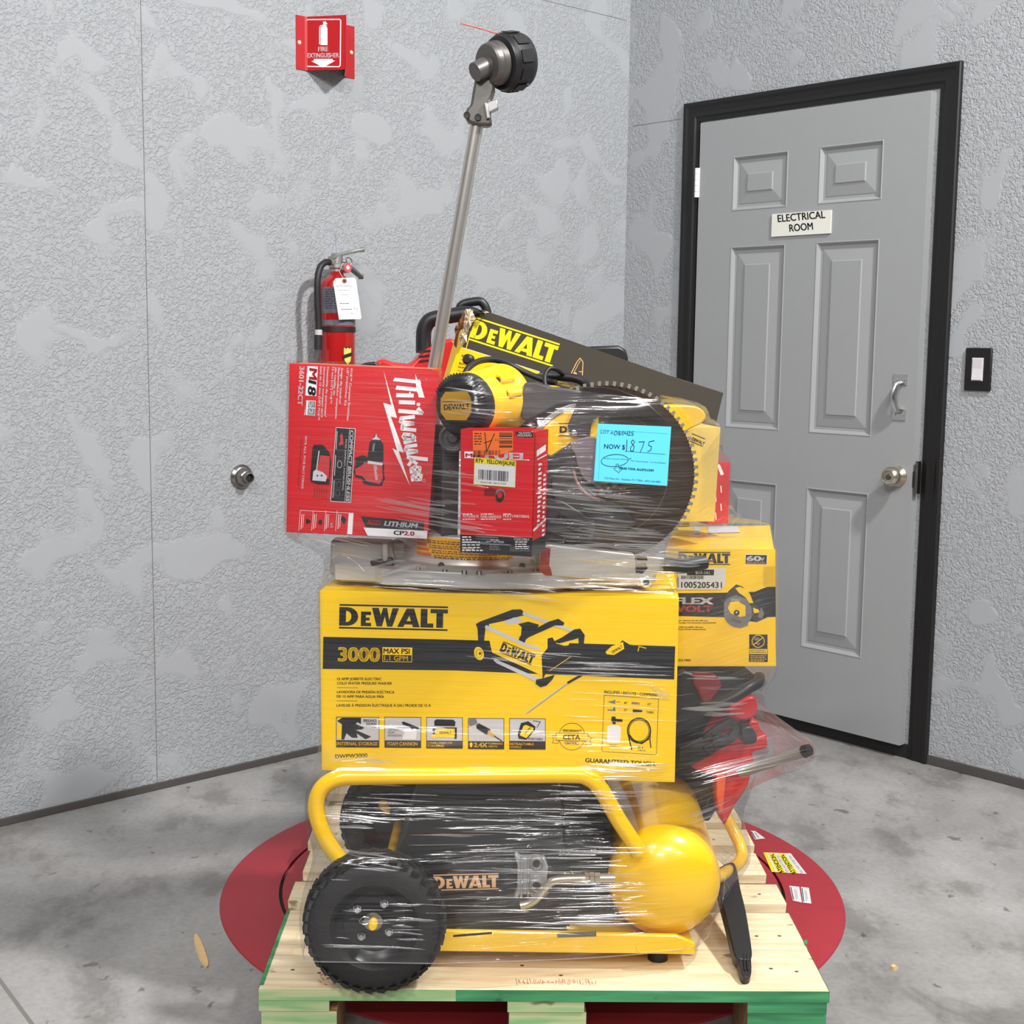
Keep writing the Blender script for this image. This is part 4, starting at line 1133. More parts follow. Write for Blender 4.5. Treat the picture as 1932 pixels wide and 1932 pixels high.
for q, (a, b) in enumerate(((700, 835), (880, 1035))):
    mb.L([cM(548 - q * 12, a), cM(540 - q * 12, b)], .9, KW, 3)
mb.L([cM(525, 1075), cM(516, 1200)], 3.6, KD, 3).P([cM(590, 735), cM(596, 800), cM(556, 806), cM(574, 770), cM(570, 730), cM(586, 712)], mat('tool_red_picture', (196, 52, 56), .5), 3)
mb.EL(*cM(566, 950), 4.2, 6.6, .6, KW, 3); mb.EL(*cM(560, 1105), 4, 6, .6, KD, 3).EL(*cM(552, 1170), 4, 6, .6, KD, 3)
# drill picture
mb.P([cM(845, 712), cM(856, 745), cM(880, 768), cM(900, 800), cM(900, 930), cM(775, 925), cM(785, 850), cM(795, 780), cM(826, 745)], KB, 2).P([cM(845, 714), cM(852, 742), cM(878, 764), cM(810, 762), cM(836, 742)], KG, 2.4).P([cM(822, 790), cM(836, 790), cM(828, 850), cM(812, 850)], KD, 2.5)
mb.P([cM(790, 922), cM(895, 935), cM(908, 965), cM(902, 1000), cM(910, 1060), cM(886, 1116), cM(800, 1112), cM(750, 1100), cM(735, 1060), cM(690, 1050), cM(672, 1010), cM(690, 940), cM(684, 900), cM(740, 880), cM(772, 890)], KB, 2)
TR_ = mat('tool_red_picture', (196, 52, 56), .5)
mb.P([cM(800, 945), cM(888, 955), cM(895, 1060), cM(870, 1100), cM(775, 1080), cM(738, 1040), cM(690, 1030), cM(682, 985), cM(735, 960), cM(760, 930)], TR_, 2.5).P([cM(780, 922), cM(895, 940), cM(892, 958), cM(780, 945)], KG, 2.6)
mb.T('Milwaukee', cM(822, 960), cM(840, 1068), 7, KW, 2.9, .012, .2)
# battery picture
mb.P([cM(372, 800), cM(440, 802), cM(490, 860), cM(504, 930), cM(488, 1105), cM(400, 1102), cM(348, 1085), cM(342, 1060), cM(360, 830)], KB, 2).P([cM(420, 880), cM(492, 890), cM(484, 1060), cM(430, 1060), cM(395, 1000)], TR_, 2.4)
mb.P([cM(384, 990), cM(440, 1010), cM(470, 1040), cM(462, 1080), cM(360, 1072), cM(366, 1005)], KG, 2.8).L([cM(410, 850), cM(392, 992)], 2.0, KG, 2.8).E(*cM(430, 1036), 1.8, 1.8, KB, 3).R4(*cM(392, 1030), *cM(404, 1042), KB, 3)
mb.T('FITS ALL M18 BATTERIES', cM(304, 738), cM(276, 1134), 3.8, KW, 2, .016)
mb.L([cM(278, 740), cM(252, 1115)], .6, KB, 2)
for k in range(6):
    mb.L([cM(470 - k * 18, 1135 - k * 4), cM(462 - k * 18, 1215 - k * 3)], 1.2, mat('dark_red_print', (120, 24, 28), .5), 2)
# bottom strip of pictograms
mb.L([cM(268, 1300), cM(640, 1320)], .7, KW, 2)
for x in (268, 366, 462, 548):
    mb.L([cM(x, 1302), cM(x - 12, 1455)], .7, KW, 2)
mb.P([cM(636, 1318), cM(672, 1320), cM(662, 1482), cM(624, 1480)], KW, 2)
for k, x in enumerate((305, 400, 495, 585)):
    mb.L([cM(x - 24, 1330), cM(x - 32, 1440)], 1.2, KW, 2).L([cM(x - 10, 1330), cM(x - 18, 1430)], .8, KW, 2)
mb.P([cM(310, 1360), cM(340, 1372), cM(350, 1390), cM(312, 1405)], KB, 2.2).P([cM(410, 1370), cM(436, 1370), cM(430, 1410), cM(404, 1400)], KB, 2.2).T('x2', cM(498, 1395), cM(496, 1430), 5, KW, 2.4, .012).P([cM(590, 1340), cM(620, 1370), cM(600, 1410), cM(575, 1370)], KB, 2.2)
mb.P([cM(726, 1345), cM(1210, 1385), cM(1206, 1455), cM(770, 1435)], KB, 2).P([cM(748, 1430), cM(1232, 1456), cM(1230, 1516), cM(780, 1492)], KW, 2.3)
mb.T('RED', cM(778, 1405), cM(872, 1412), 8.5, KR, 3, .018, .2).T('LITHIUM', cM(905, 1415), cM(1150, 1434), 9, KW, 3, .018, .2)
mb.T('CP', cM(978, 1484), cM(1052, 1488), 8, KB, 3, .018).T('2.0', cM(1056, 1488), cM(1132, 1492), 8, KR, 3, .018)
mb.build('printed_front', t)
# ------------------------------------------------------------------ small red cut-off tool carton
c3 = lambda x, y: (860 + x / 6.9, 780 + y / 6.9)
FB, WB = box_frame(c3(58, 1800), 2.332, c3(985, 1835), 2.295)
FB = Frame(FB.O, V((.955, -.297, -.012)), at(868, 808, 2.332) - at(868, 1040, 2.332))
WB = FB.px(*c3(985, 1835))[0]; HB = FB.px(*c3(62, 200))[1]
t = thing('cutoff_tool_carton', 'small red and black carton with orange and yellow stickers, front centre of the load', 'carton', FB.O)
mb = MB(FB).use(KR).box((0, 0, 0), (WB, .085, HB))
mb.use(KB).poly([FB.p(-.0003, -.0003, 0), FB.p(WB + .0003, -.0003, 0), FB.p(WB + .0003, -.0003, .032), FB.p(-.0003, -.0003, .032)]).poly([FB.p(WB + .0003, -.0003, 0), FB.p(WB + .0003, .085, 0), FB.p(WB + .0003, .085, .032), FB.p(WB + .0003, -.0003, .032)])
mb.build('carton', t)
mb = MB(FB)
mb.P([c3(64, 204), c3(1008, 178), c3(985, 1830), c3(58, 1796)], KR, 1)
mb.P([c3(55, 1570), c3(1002, 1612), c3(984, 1832), c3(60, 1798)], KB, 2)
mb.L([c3(55, 1570), c3(1002, 1612)], 1.0, mat('pale_red_edge', (226, 110, 104), .5), 2.4)
mb.P([c3(112, 495), c3(240, 498), c3(240, 585), c3(112, 580)], KW, 2).T('M', c3(128, 566), c3(212, 569), 7, KR, 3, .02).T('12', c3(226, 572), c3(318, 576), 7.5, KB, 3.2, .02)
mb.T('FUEL', c3(388, 584), c3(944, 612), 13.5, KW, 2.4, .022)
mb.T('ACCURATE', c3(88, 1352), c3(298, 1356), 5, KW, 2, .018).T('ONE-HANDED', c3(322, 1358), c3(590, 1364), 5, KW, 2, .018).T('MULTI-MATERIAL', c3(616, 1352), c3(960, 1358), 5, KW, 2, .018)
for a, b in ((90, 250), (325, 540), (616, 735)):
    mb.scrawl(*c3(a, 1305), c3(b, 0)[0], 1, 2.6, KW, 2); mb.scrawl(*c3(a, 1372), c3(b, 0)[0], 1, 2.4, KW, 2)
mb.L([c3(325, 1404), c3(590, 1412)], .7, KD, 2).L([c3(616, 1402), c3(855, 1404)], .7, KD, 2)
mb.P([c3(770, 238), c3(1008, 235), c3(1005, 312), c3(800, 306)], KB, 2).T('NUEVO', c3(820, 266), c3(975, 264), 3.2, KW, 3, .016).T('NOUVEAU', c3(805, 300), c3(985, 300), 4.2, KW, 3, .016)
mb.P([c3(370, 1000), c3(420, 955), c3(520, 990), c3(560, 1040), c3(540, 1075), c3(370, 1070)], mat('dark_red_print', (120, 24, 28), .5), 2).E(*c3(580, 1050), 9, 10.5, KD, 2.3).E(*c3(574, 1085), 8, 11, KB, 2.6, rot=.2).E(*c3(574, 1060), 5, 6, KR, 2.8)
mb.scrawl(*c3(82, 1602), c3(235, 0)[0], 3, 3.4, KW, 3, gap=5); mb.scrawl(*c3(82, 1668), c3(350, 0)[0], 4, 3.4, KW, 3, gap=5.2)
mb.T('2522-20', c3(84, 1772), c3(236, 1774), 4.2, KW, 3, .014)
mb.T('FITS ALL', c3(452, 1658), c3(565, 1660), 3, KW, 3, .014).T('M12™ BATTERIES', c3(398, 1680), c3(626, 1686), 3.4, KW, 3, .014)
mb.scrawl(*c3(440, 1702), c3(590, 0)[0], 4, 2, mat('grey_fine_print', (130, 130, 132), .5), 3, gap=3.2)
mb.T('TOOL-ONLY', c3(754, 1654), c3(955, 1656), 4, KW, 3, .014); mb.scrawl(*c3(772, 1668), c3(955, 0)[0], 4, 2.6, KW, 3, gap=4.2); mb.scrawl(*c3(705, 1738), c3(970, 0)[0], 3, 1.8, GRP, 3, gap=3.4)
mb.build('printed_front', t)
OR = mat('orange_sticker', (238, 112, 34), .5, var=.02)
mb = MB(FB).P([c3(220, 225), c3(745, 232), c3(745, 480), c3(640, 520), c3(560, 545), c3(226, 540)], OR, 3.6)
mb.scrawl(*c3(240, 255), c3(360, 0)[0], 5, 3, PRK, 4.2, gap=5).bars(*c3(565, 250), *c3(735, 455), 9, PRK, 4.2, vert=False).bars(*c3(236, 480), *c3(580, 540), 22, PRK, 4.2)
mb.L([c3(378, 250), c3(395, 420), c3(400, 505)], 1.6, PRK, 4.6).L([c3(502, 262), c3(400, 505)], 1.6, PRK, 4.6).L([c3(368, 385), c3(470, 350)], 1.4, PRK, 4.6).T('11', c3(516, 362), c3(552, 362), 5, PRK, 4.6)
mb.build('orange_sticker', t)
mb = MB(FB).P([c3(246, 572), c3(782, 618), c3(770, 962), c3(234, 920)], LBL, 5)
mb.P([c3(246, 572), c3(782, 618), c3(779, 690), c3(243, 645)], YEL, 5.4).L([c3(246, 572), c3(782, 618), c3(770, 962), c3(234, 920)], 1.0, YEL, 5.4, True)
mb.T('RTV', c3(258, 636), c3(355, 646), 7.5, PRK, 6, .016).T('YELLOW/JAUNE', c3(398, 650), c3(768, 682), 8, PRK, 6, .014)
q4 = [c3(296, 728), c3(692, 756), c3(685, 888), c3(294, 858)]
rr = random.Random(9); a = 0.0
while a < 1:
    b = a + rr.choice((.012, .02, .03))
    mb.P([bil(q4, a, 0), bil(q4, min(1, b), 0), bil(q4, min(1, b), 1), bil(q4, a, 1)], PRK, 6)
    a = b + rr.choice((.012, .018, .03))
mb.T('9418 2 001 266 612 527', c3(322, 905), c3(655, 928), 3.2, PRK, 6)
mb.build('barcode_sticker', t)
FBs = Frame(FB.p(WB + .0006, 0, 0), FB.Y, FB.Z)          # right side panel
mb = MB(FBs)
U = lambda a, b: FBs.p(a * .085, 0, b * HB)
def sp(pts, m, lay=1):
    mb.use(m).poly([U(a, b) - FBs.Y * .0003 * lay for a, b in pts])
sp([(.02, .13), (.98, .13), (.98, .99), (.02, .99)], KR)
sp([(.15, .80), (.8, .83), (.8, .88), (.15, .85)], KW, 2)
sp([(.2, .77), (.9, .79), (.9, .80), (.2, .78)], KW, 2)
for k in range(14):
    b = .74 - k * .038
    sp([(.3, b), (.42 + .18 * random.random(), b), (.42 + .2 * random.random(), b - .02), (.3, b - .02)], KW, 2)
    sp([(.68, b - .1), (.8 + .1 * random.random(), b - .1), (.86, b - .12), (.68, b - .118)], KW, 2)
sp([(.05, .20), (.95, .25), (.95, .27), (.05, .22)], KW, 2)
mb.build('printed_side', t)
# ------------------------------------------------------------------ saw carton with flex lettering, right
c4 = lambda x, y: (1220 + x / 5.682, 960 + y / 5.682)
FC, WC = box_frame(c4(236, 1690), 2.700, c4(1388, 1688), 2.665)
HC = FC.px(*c4(1385, 428))[1]
t = thing('circular_saw_carton', 'small yellow carton with black wave band and circular saw picture, right of the load', 'carton', FC.O)
carton('carton', FC, WC, .36, HC, KY, t)
mb = MB(FC)
mb.P([c4(240, 1684), c4(1384, 1684), c4(1380, 432), c4(240, 432)], KY, 1)
mb.dewalt(c4(340, 582), c4(896, 584), 18.4, KB, 2)
mb.P([c4(1060, 486), c4(1294, 492), c4(1290, 598), c4(1056, 594)], KW, 2).P([c4(1064, 492), c4(1290, 496), c4(1286, 594), c4(1060, 590)], KB, 2.4)
mb.T('60', c4(1076, 556), c4(1222, 558), 9, KW, 3, .02).T('V', c4(1218, 556), c4(1262, 558), 7, KW, 3, .012).T('BRUSHLESS', c4(1074, 584), c4(1270, 586), 3.4, mat('peach_print', (238, 178, 120), .5), 3, .012)
mb.P([c4(240, 905), c4(800, 900), c4(1160, 890), c4(1230, 860), c4(1290, 838), c4(1382, 836), c4(1384, 1158), c4(1300, 1160), c4(1180, 1215), c4(1080, 1200), c4(960, 1165), c4(330, 1148), c4(240, 1145)], KB, 2)
mb.T('FLEX', c4(300, 1020), c4(706, 1022), 12.6, KW, 3, .022).T('VOLT', c4(320, 1104), c4(706, 1102), 11.5, mat('coral_print', (222, 84, 72), .5), 3, .02)
KDK = mat('dark_saw_picture', (66, 62, 64), .5)
mb.E(*c4(980, 1110), 27, 29, KD, 3).P([c4(820, 980), c4(880, 880), c4(960, 810), c4(1020, 830), c4(1100, 900), c4(1120, 980), c4(1220, 1080), c4(1260, 1160), c4(1180, 1215), c4(1130, 1190), c4(1140, 1110), c4(1060, 980), c4(960, 940), c4(860, 1000), c4(800, 1000), c4(790, 930)], KDK, 3.2)
mb.P([c4(950, 850), c4(1000, 835), c4(1080, 870), c4(1110, 920), c4(1145, 1010), c4(1100, 1010), c4(1060, 950), c4(990, 900)], KY, 3.6).P([c4(1140, 1060), c4(1200, 1080), c4(1210, 1110), c4(1150, 1120)], KY, 3.6)
mb.P([c4(870, 1060), c4(900, 1000), c4(980, 990), c4(1060, 1040), c4(1060, 1150), c4(1000, 1160), c4(900, 1120)], KY, 3.9).E(*c4(965, 1115), 5.5, 5.5, KB, 4.2).E(*c4(965, 1110), 2, 2, KG, 4.4)
mb.P([c4(830, 1000), c4(880, 950), c4(960, 925), c4(1060, 960), c4(1120, 1050), c4(1140, 1140), c4(1100, 1140), c4(1060, 1040), c4(980, 980), c4(890, 1000), c4(850, 1100), c4(830, 1080)], KD, 4.0).T('DEWALT', c4(905, 988), c4(1006, 990), 4.4, KW, 4.4, .014)
mb.P([c4(845, 1165), c4(1075, 1190), c4(1090, 1250), c4(1000, 1280), c4(900, 1240)], KD, 2.8).P([c4(900, 1175), c4(1020, 1200), c4(1000, 1230), c4(930, 1210)], KY, 3)
mb.P([c4(1150, 1000), c4(1200, 960), c4(1240, 980), c4(1180, 1010)], KDK, 2.6).P([c4(1190, 1160), c4(1230, 1050), c4(1260, 1120), c4(1240, 1180)], KD, 3.8)
for tx, a, b in (('RA CIRCULAR DE 184 mm', (336, 1205), (655, 1205)), ('4 pulg) Herramienta únicamente)', (338, 1228), (742, 1228)), ('CIRCULAIRE 184 mm', (344, 1275), (605, 1276)), ('4 po) (Outil uniquement)', (338, 1298), (630, 1298))):
    mb.T(tx, c4(*a), c4(*b), 2.6, KB, 2, .014)
mb.P([c4(1100, 1346), c4(1296, 1348), c4(1296, 1500), c4(1100, 1498)], KB, 2).EL(*c4(1196, 1420), 11.5, 11.5, 1.4, KY, 3).L([c4(1146, 1458), c4(1244, 1382)], 1.4, KY, 3).E(*c4(1180, 1395), 5.5, 3, KD, 2.6).E(*c4(1196, 1448), 4, 2.6, KD, 2.6)
mb.L([c4(1100, 1498), c4(1296, 1500), c4(1296, 1640), c4(1100, 1638)], .8, KB, 2, True).T('SOLD SEPARATELY', c4(1114, 1542), c4(1284, 1544), 2.4, KB, 3, .012).scrawl(*c4(1114, 1512), c4(1284, 0)[0], 1, 1.8, KB, 3)
mb.P([c4(1100, 1556), c4(1296, 1558), c4(1296, 1640), c4(1100, 1638)], KB, 2.4); mb.scrawl(*c4(1112, 1572), c4(1290, 0)[0], 4, 1.8, KY, 3, gap=3.2)
mb.T('DCS578B', c4(268, 1634), c4(474, 1634), 4.2, KB, 2, .006)
mb.L([c4(1256, 620), c4(1256, 830)], .6, mat('tape_edge', (214, 168, 20), .5), 2).P([c4(1256, 620), c4(1378, 616), c4(1382, 834), c4(1256, 836)], mat('clear_tape_tint', (226, 182, 20), .3, var=.01), 1.5)
mb.build('printed_front', t)
mb = MB(FC).P([c4(336, 700), c4(340, 630), c4(850, 634), c4(848, 780), c4(836, 830), c4(800, 866), c4(324, 866), c4(330, 760)], LBL, 4)
mb.P([c4(440, 654), c4(724, 652), c4(720, 712), c4(430, 712)], PRK, 4.6).T('017-101', c4(526, 700), c4(676, 700), 5, KW, 5, .012)
mb.bars(*c4(372, 716), *c4(620, 752), 26, PRK, 5).T('1005205431', c4(372, 846), c4(806, 848), 11.5, mat('dark_green_print', (44, 60, 58), .5), 5, .01)
mb.L([c4(338, 735), c4(338, 840)], 2.4, GRP, 5)
mb.build('barcode_sticker', t)
# flap labels on its top
FCt = Frame(FC.p(0, 0, HC + .001), FC.X, FC.Y)
mb = MB(FCt).P([(1310, 994), (1320, 994), (1320, 1007), (1309, 1007)], LBL, 1).P([(1336, 993), (1390, 992), (1398, 1004), (1336, 1006)], LBL, 1)
mb.build('top_label', t)
# ------------------------------------------------------------------ big dark carton at the back, tilted
c5 = lambda x, y: (780 + x / 4.83, 540 + y / 4.83)
c6 = lambda x, y: (1020 + x / 4.6, 640 + y / 4.6)
TL, TRt = at(897, 592, 2.70), at(1366, 741, 2.93)
Xd = (TRt - TL).normalized()
FDk = Frame((0, 0, 0), Xd, V((.26, .05, 1)))
HD = .17
FDk = Frame(TL - FDk.Z * HD, Xd, FDk.Z)
WD = (TRt - TL).length
DKC = mat('dark_olive_printed_card', (66, 62, 54), .45, var=.05, coat=.1)
t = thing('torn_dark_carton', 'long dark tilted carton with yellow lettering and a torn corner, topping the load', 'carton', FDk.O)
mb = MB(FDk).use(DKC).box((0, 0, 0), (WD, .075, HD))
mb.build('carton', t, .002)
mb = MB(FDk)
mb.P([c5(580, 215), c5(690, 235), (1364, 744), (1342, 838), (1000, 760), (850, 712)], DKC, 1)
mb.dewalt(c5(510, 462), c5(1275, 708), 34.5, mat('bright_yellow_print', (248, 226, 20), .5), 2)
mb.P([c5(415, 548), c5(520, 578), c5(1188, 792), c5(1090, 800), c5(960, 780), c5(700, 780), c5(560, 770), c5(400, 850), c5(330, 800)], KY, 2)
mb.L([c5(412, 548), c5(1188, 792)], .9, KW, 2.4)
mb.T('MAX', c5(438, 644), c5(510, 662), 4.6, KB, 3, .012).T('ROCKET', c5(416, 712), c5(530, 735), 4.6, KB, 3, .012).T('(SALAMANDRE)', c5(405, 740), c5(520, 765), 3.6, KB, 3, .01)
mb.L([c5(430, 668), c5(520, 690)], .6, KB, 3).L([c5(400, 765), c5(470, 785)], .6, KB, 3)
mb.P([c5(1060, 900), c5(1290, 905), c5(1440, 950), c5(1490, 1050), c5(1380, 1090), c5(1340, 1110), c5(1180, 1030)], KY, 2)
mb.L([c5(1230, 1030), c5(1300, 920), c5(1410, 930), c5(1440, 990)], .9, KDK, 2.5).L([c5(1250, 1040), c5(1340, 1060)], .9, KDK, 2.5).P([c5(1330, 975), c5(1440, 985), c5(1450, 1030), c5(1340, 1045)], KDK, 2.4)
PCH = mat('peach_print', (238, 178, 120), .5)
mb.L([c5(1430, 810), c5(1490, 690), c5(1520, 655), c5(1545, 690), c5(1540, 810)], 1.5, PCH, 2).L([c5(1450, 812), c5(1505, 705), c5(1522, 680)], 1.0, PCH, 2).L([c5(1512, 778), c5(1545, 780)], 1.4, PCH, 2).E(*c5(1475, 800), 3, 3, PCH, 2)
mb.build('printed_front', t)
# left end panel, yellow
TORN = mat('torn_cream_paper', (226, 214, 186), .8, var=.15, scale=60, bump=.4)
BRN = mat('torn_corrugated_brown', (150, 104, 58), .85, var=.25, scale=80, bump=.4)
FDs = Frame(FDk.p(-.0004, .075, 0), -FDk.Y, FDk.Z)
MB(FDs).use(KY).box((.0, 0, 0), (.0755, .002, HD - .035)).build('end_panel', t)
mb = MB()
rr = random.Random(12)
def crumple(pts, m, Y, amp):
    """ragged torn card: a fan of small facets with depth"""
    n = len(pts)
    cx = sum(p[0] for p in pts) / n; cy = sum(p[1] for p in pts) / n
    C = at(cx, cy, Y - amp)
    mb.use(m)
    ring = []
    for i, (x, y) in enumerate(pts):
        x2, y2 = pts[(i + 1) % n]
        for k in range(3):
            f_ = k / 3
            ring.append(at(x + (x2 - x) * f_ + rr.uniform(-1.2, 1.2), y + (y2 - y) * f_ + rr.uniform(-1.2, 1.2), Y + rr.uniform(-amp, amp)))
    mid = [C + (q - C) * .5 + V((0, rr.uniform(-amp, amp) * .8, 0)) for q in ring]
    L_ = len(ring)
    vs = ring + mid + [C] + [q + V((0, .0015, 0)) for q in ring]
    fs = []
    for i in range(L_):
        j = (i + 1) % L_
        fs += [(i, L_ + i, L_ + j, j), (L_ + i, 2 * L_, L_ + j), (i, j, 2 * L_ + 1 + j, 2 * L_ + 1 + i)]
    mb.add(vs, fs)
crumple([c5(470, 215), c5(520, 205), c5(545, 240), c5(575, 290), c5(540, 330), c5(500, 400), c5(485, 420), c5(455, 350), c5(470, 290)], TORN, 2.675, .008)
crumple([c5(430, 430), c5(465, 360), c5(500, 410), c5(480, 510), c5(430, 520), c5(412, 470)], TORN, 2.680, .006)
crumple([c5(420, 310), c5(470, 245), c5(500, 270), c5(470, 330), c5(420, 420), c5(395, 560), c5(365, 540), c5(385, 440), c5(370, 380)], BRN, 2.685, .008)
crumple([c5(540, 225), c5(620, 215), c5(690, 235), c5(650, 265), c5(600, 290), c5(560, 270)], KB, 2.695, .006)
crumple([c5(628, 232), c5(690, 232), c5(660, 262)], TORN, 2.690, .004)
mb.build('torn_corner', t)
# ================================================================== MITRE SAW
SIL = mat('machined_aluminium', (205, 204, 200), .36, .4, var=.05, stretch=(1, 1, 6))
SILD = mat('grey_cast_aluminium', (165, 165, 163), .42, .35, var=.08)
GUN = mat('dark_grey_casting', (74, 72, 72), .42, .3, var=.12)
MAUVE = mat('mauve_grey_plastic', (112, 100, 104), .45, var=.08)
BR = mat('smoked_brown_steel', (82, 66, 52), .34, .55, var=.2, scale=12)
t = thing('mitre_saw', 'sliding mitre saw with yellow motor and big toothed blade lying on the yellow washer carton', 'mitre saw', (-.05, 2.6, .85))
SAW = t
FPL = Frame((0, 0, 0), (1, 0, 0), (0, 1, 0))          # plan view frame: (x, -z, y)
mb = MB(FPL).use(SIL)
plan = [(-.335, 2.50), (-.325, 2.47), (-.25, 2.455), (-.235, 2.432), (-.17, 2.415), (-.10, 2.402), (-.04, 2.399), (.03, 2.402), (.09, 2.414), (.15, 2.435), (.24, 2.45), (.27, 2.49), (.27, 2.70), (-.335, 2.70)]
mb.prism(plan, -.884, -.856).prism([(x * .97 - .001, 2.52 + (y - 2.52) * .93) for x, y in plan], -.856, -.853)
base = mb.build('base', t, .003)
RC = V((-.055, 2.585, .88))
mb = MB().use(SILD).lathe(RC, up, [(0, .186), (.010, .186), (.012, .182), (.014, .172)], 96, caps=False)
mb.use(SIL).lathe(RC, up, [(.010, .172), (.014, .170), (.020, .1665), (.060, .1660), (.064, .163), (.066, .155), (.066, .0)], 96, caps=False)
mb.build('turntable_ring', t)
# scale notches on the ring
nb = 0
for px_, wd in ((787, 7), (839, 9), (876, 9), (904, 8), (962, 7), (1010, 6), (1032, 6)):
    a = math.asin(max(-.98, min(.98, (at(px_, 1104, 2.405).x - RC.x) / .187)))
    c = RC + V((math.sin(a), -math.cos(a), 0)) * .1865 + V((0, 0, .004))
    Fn = Frame(c, (math.cos(a), math.sin(a), 0), up)
    mb = MB(Fn).use(DARK).box((-.0045, -.0012, -.003), (-.0022, .0, .004)).box((.0022, -.0012, -.003), (.0045, .0, .004)); mb.use(SIL).box((-.0022, -.0014, -.004), (.0022, .0, .003)).box((-.006, -.0013, -.0055), (.006, 0, -.0035))
    mb.build('detent_notch', t)
for px_ in (833, 984):
    a = math.asin((at(px_, 1090, 2.42).x - RC.x) / .172)
    c = RC + V((math.sin(a), -math.cos(a), 0)) * .174 + V((0, 0, .012))
    MB().use(DARK).lathe(c, (0, -1, .3), [(0, .006), (.005, .006), (.006, .004)], 14).build('scale_screw', t)
def arc(mbx, r, a0, a1, z0, z1, m, seg=10):
    mbx.use(m).lathe(V((RC.x, RC.y, z0)), up, [(0, r), (z1 - z0, r)], seg, caps=False, ref=V((0, -1, 0)), ang=(a0, a1))
mb = MB()
A0, A1 = -.80, .36
AMB = mat('amber_warning_label', (236, 176, 28), .45, var=.02)
arc(mb, .1672, A0, A1, .907, .942, AMB, 24)
RDP = mat('orange_red_heading', (206, 84, 36), .5)
BRN2 = mat('brown_label_print', (104, 74, 14), .5)
for k in range(4):
    z = .9375 - k * .0088
    arc(mb, .1676, A0 + .012, A0 + .13 + .03 * k, z - .0045, z, RDP, 3)
    rr = random.Random(k)
    a = A0 + .17 + .03 * k
    for ln in range(2):
        a = A0 + .17 + .03 * k
        while a < A1 - .05:
            e = a + rr.uniform(.015, .06)
            arc(mb, .1676, a, min(e, A1 - .02), z - .0012 - ln * .0034 - .0017, z - .0012 - ln * .0034, BRN2, 2)
            a = e + .012
    arc(mb, .1677, A0 + .01, A1 - .01, z - .0075, z - .0070, RDP, 12)
mb.build('warning_label', t)
# left fence
FF = Frame((0, 2.485, 0), (1, 0, 0), up)
mb = MB(FF).use(SILD)
mb.prism(flat(FF, [(624, 1020), (738, 1024), (745, 1062), (700, 1082), (648, 1086), (622, 1084)]), 0, .05)
mb.prism(flat(FF, [(722, 1022), (734, 1022), (734, 1078), (724, 1078)]), -.02, 0)
mb.prism(flat(FF, [(738, 1022), (862, 1022), (862, 1034), (800, 1040), (742, 1062)], .02), .02, .06)
mb.build('left_fence', t, .004)
mb = MB(FF).use(BLK).prism(flat(FF, [(696, 1060), (740, 1052), (745, 1080), (714, 1084)], -.02), -.02, .0)
mb.build('clamp_lever', t, .004)
# right fence arm
FR2 = Frame((0, 2.402, 0), (1, .10, 0), up)
mb = MB(FR2).use(SIL)
mb.prism(flat(FR2, [(1024, 1030), (1034, 1026), (1198, 1046), (1202, 1078), (1206, 1098), (1180, 1100), (1174, 1096), (1120, 1094), (1036, 1086), (1018, 1082)]), 0, .03)
mb.prism(flat(FR2, [(1200, 1047), (1258, 1053), (1258, 1076), (1242, 1082), (1232, 1086), (1228, 1102), (1218, 1108), (1206, 1106), (1202, 1098)]), .0, .02)
u, v = FR2.px(1218, 1097)
mb.cyl(FR2.p(u, -.006, v), FR2.p(u, .012, v), .0115, seg=20)
mb.build('right_fence', t, .003)
mb = MB(FR2).use(DARK).cyl(FR2.p(u, -.0075, v), FR2.p(u, -.005, v), .0055, seg=14)
mb.prism(flat(FR2, [(1200, 1064), (1218, 1062), (1222, 1072), (1212, 1082), (1200, 1080)]), -.001, .002)
mb.prism(flat(FR2, [(1200, 1048), (1220, 1050), (1222, 1058), (1202, 1058)]), -.001, .002)
mb.build('pivot_recess', t)
MB(FR2).P([(1021, 1032), (1039, 1034), (1036, 1066), (1040, 1076), (1042, 1086), (1030, 1086), (1018, 1078)], mat('dull_red_stop', (150, 34, 44), .45), 3).build('red_stop', t)
mb = MB().use(BLK).tube([at(1252, 1064, 2.43), at(1264, 1066, 2.43), at(1290, 1068, 2.44), at(1318, 1063, 2.45), at(1330, 1060, 2.455)], .0135, seg=14, sub=4)
mb.build('lock_handle', t)
# motor
MC = at(865, 767, 2.385)
MA = V((.072, .112, .010)).normalized()
mb = MB().use(YPL).lathe(MC + MA * .028, MA, [(0, .0545), (.004, .058), (.05, .0595), (.092, .061), (.096, .064), (.110, .064), (.112, .060)], 48)
mot = mb.build('motor_housing', t)
mb = MB().use(BLK).lathe(MC, MA, [(.0, .040), (.0, .047), (.006, .0525), (.014, .056), (.030, .0572), (.034, .055)], 48)
Xm = (up - MA * up.dot(MA)).normalized(); Ym = MA.cross(Xm)
for k in range(56):
    a = 2 * math.pi * k / 56
    n_ = Xm * math.cos(a) + Ym * math.sin(a); tt_ = MA.cross(n_)
    if n_.dot(V((.55, 0, .8))) < -.1:
        continue
    p0, p1 = MC + n_ * .044 + MA * -.001, MC + n_ * .0555 + MA * .0105
    w1 = tt_ * .0011
    q0, q1 = n_ * .0035 - MA * .0035, n_ * .0035 - MA * .003
    vs = [p0 - w1, p0 + w1, p1 + w1, p1 - w1, p0 - w1 + q0, p0 + w1 + q0, p1 + w1 + q1, p1 - w1 + q1]
    mb.add(vs, [(4, 5, 6, 7), (0, 1, 5, 4), (1, 2, 6, 5), (2, 3, 7, 6), (3, 0, 4, 7)])
cap = mb.build('motor_cap', t)
BG = mat('gold_badge', (206, 160, 26), .35, .25)
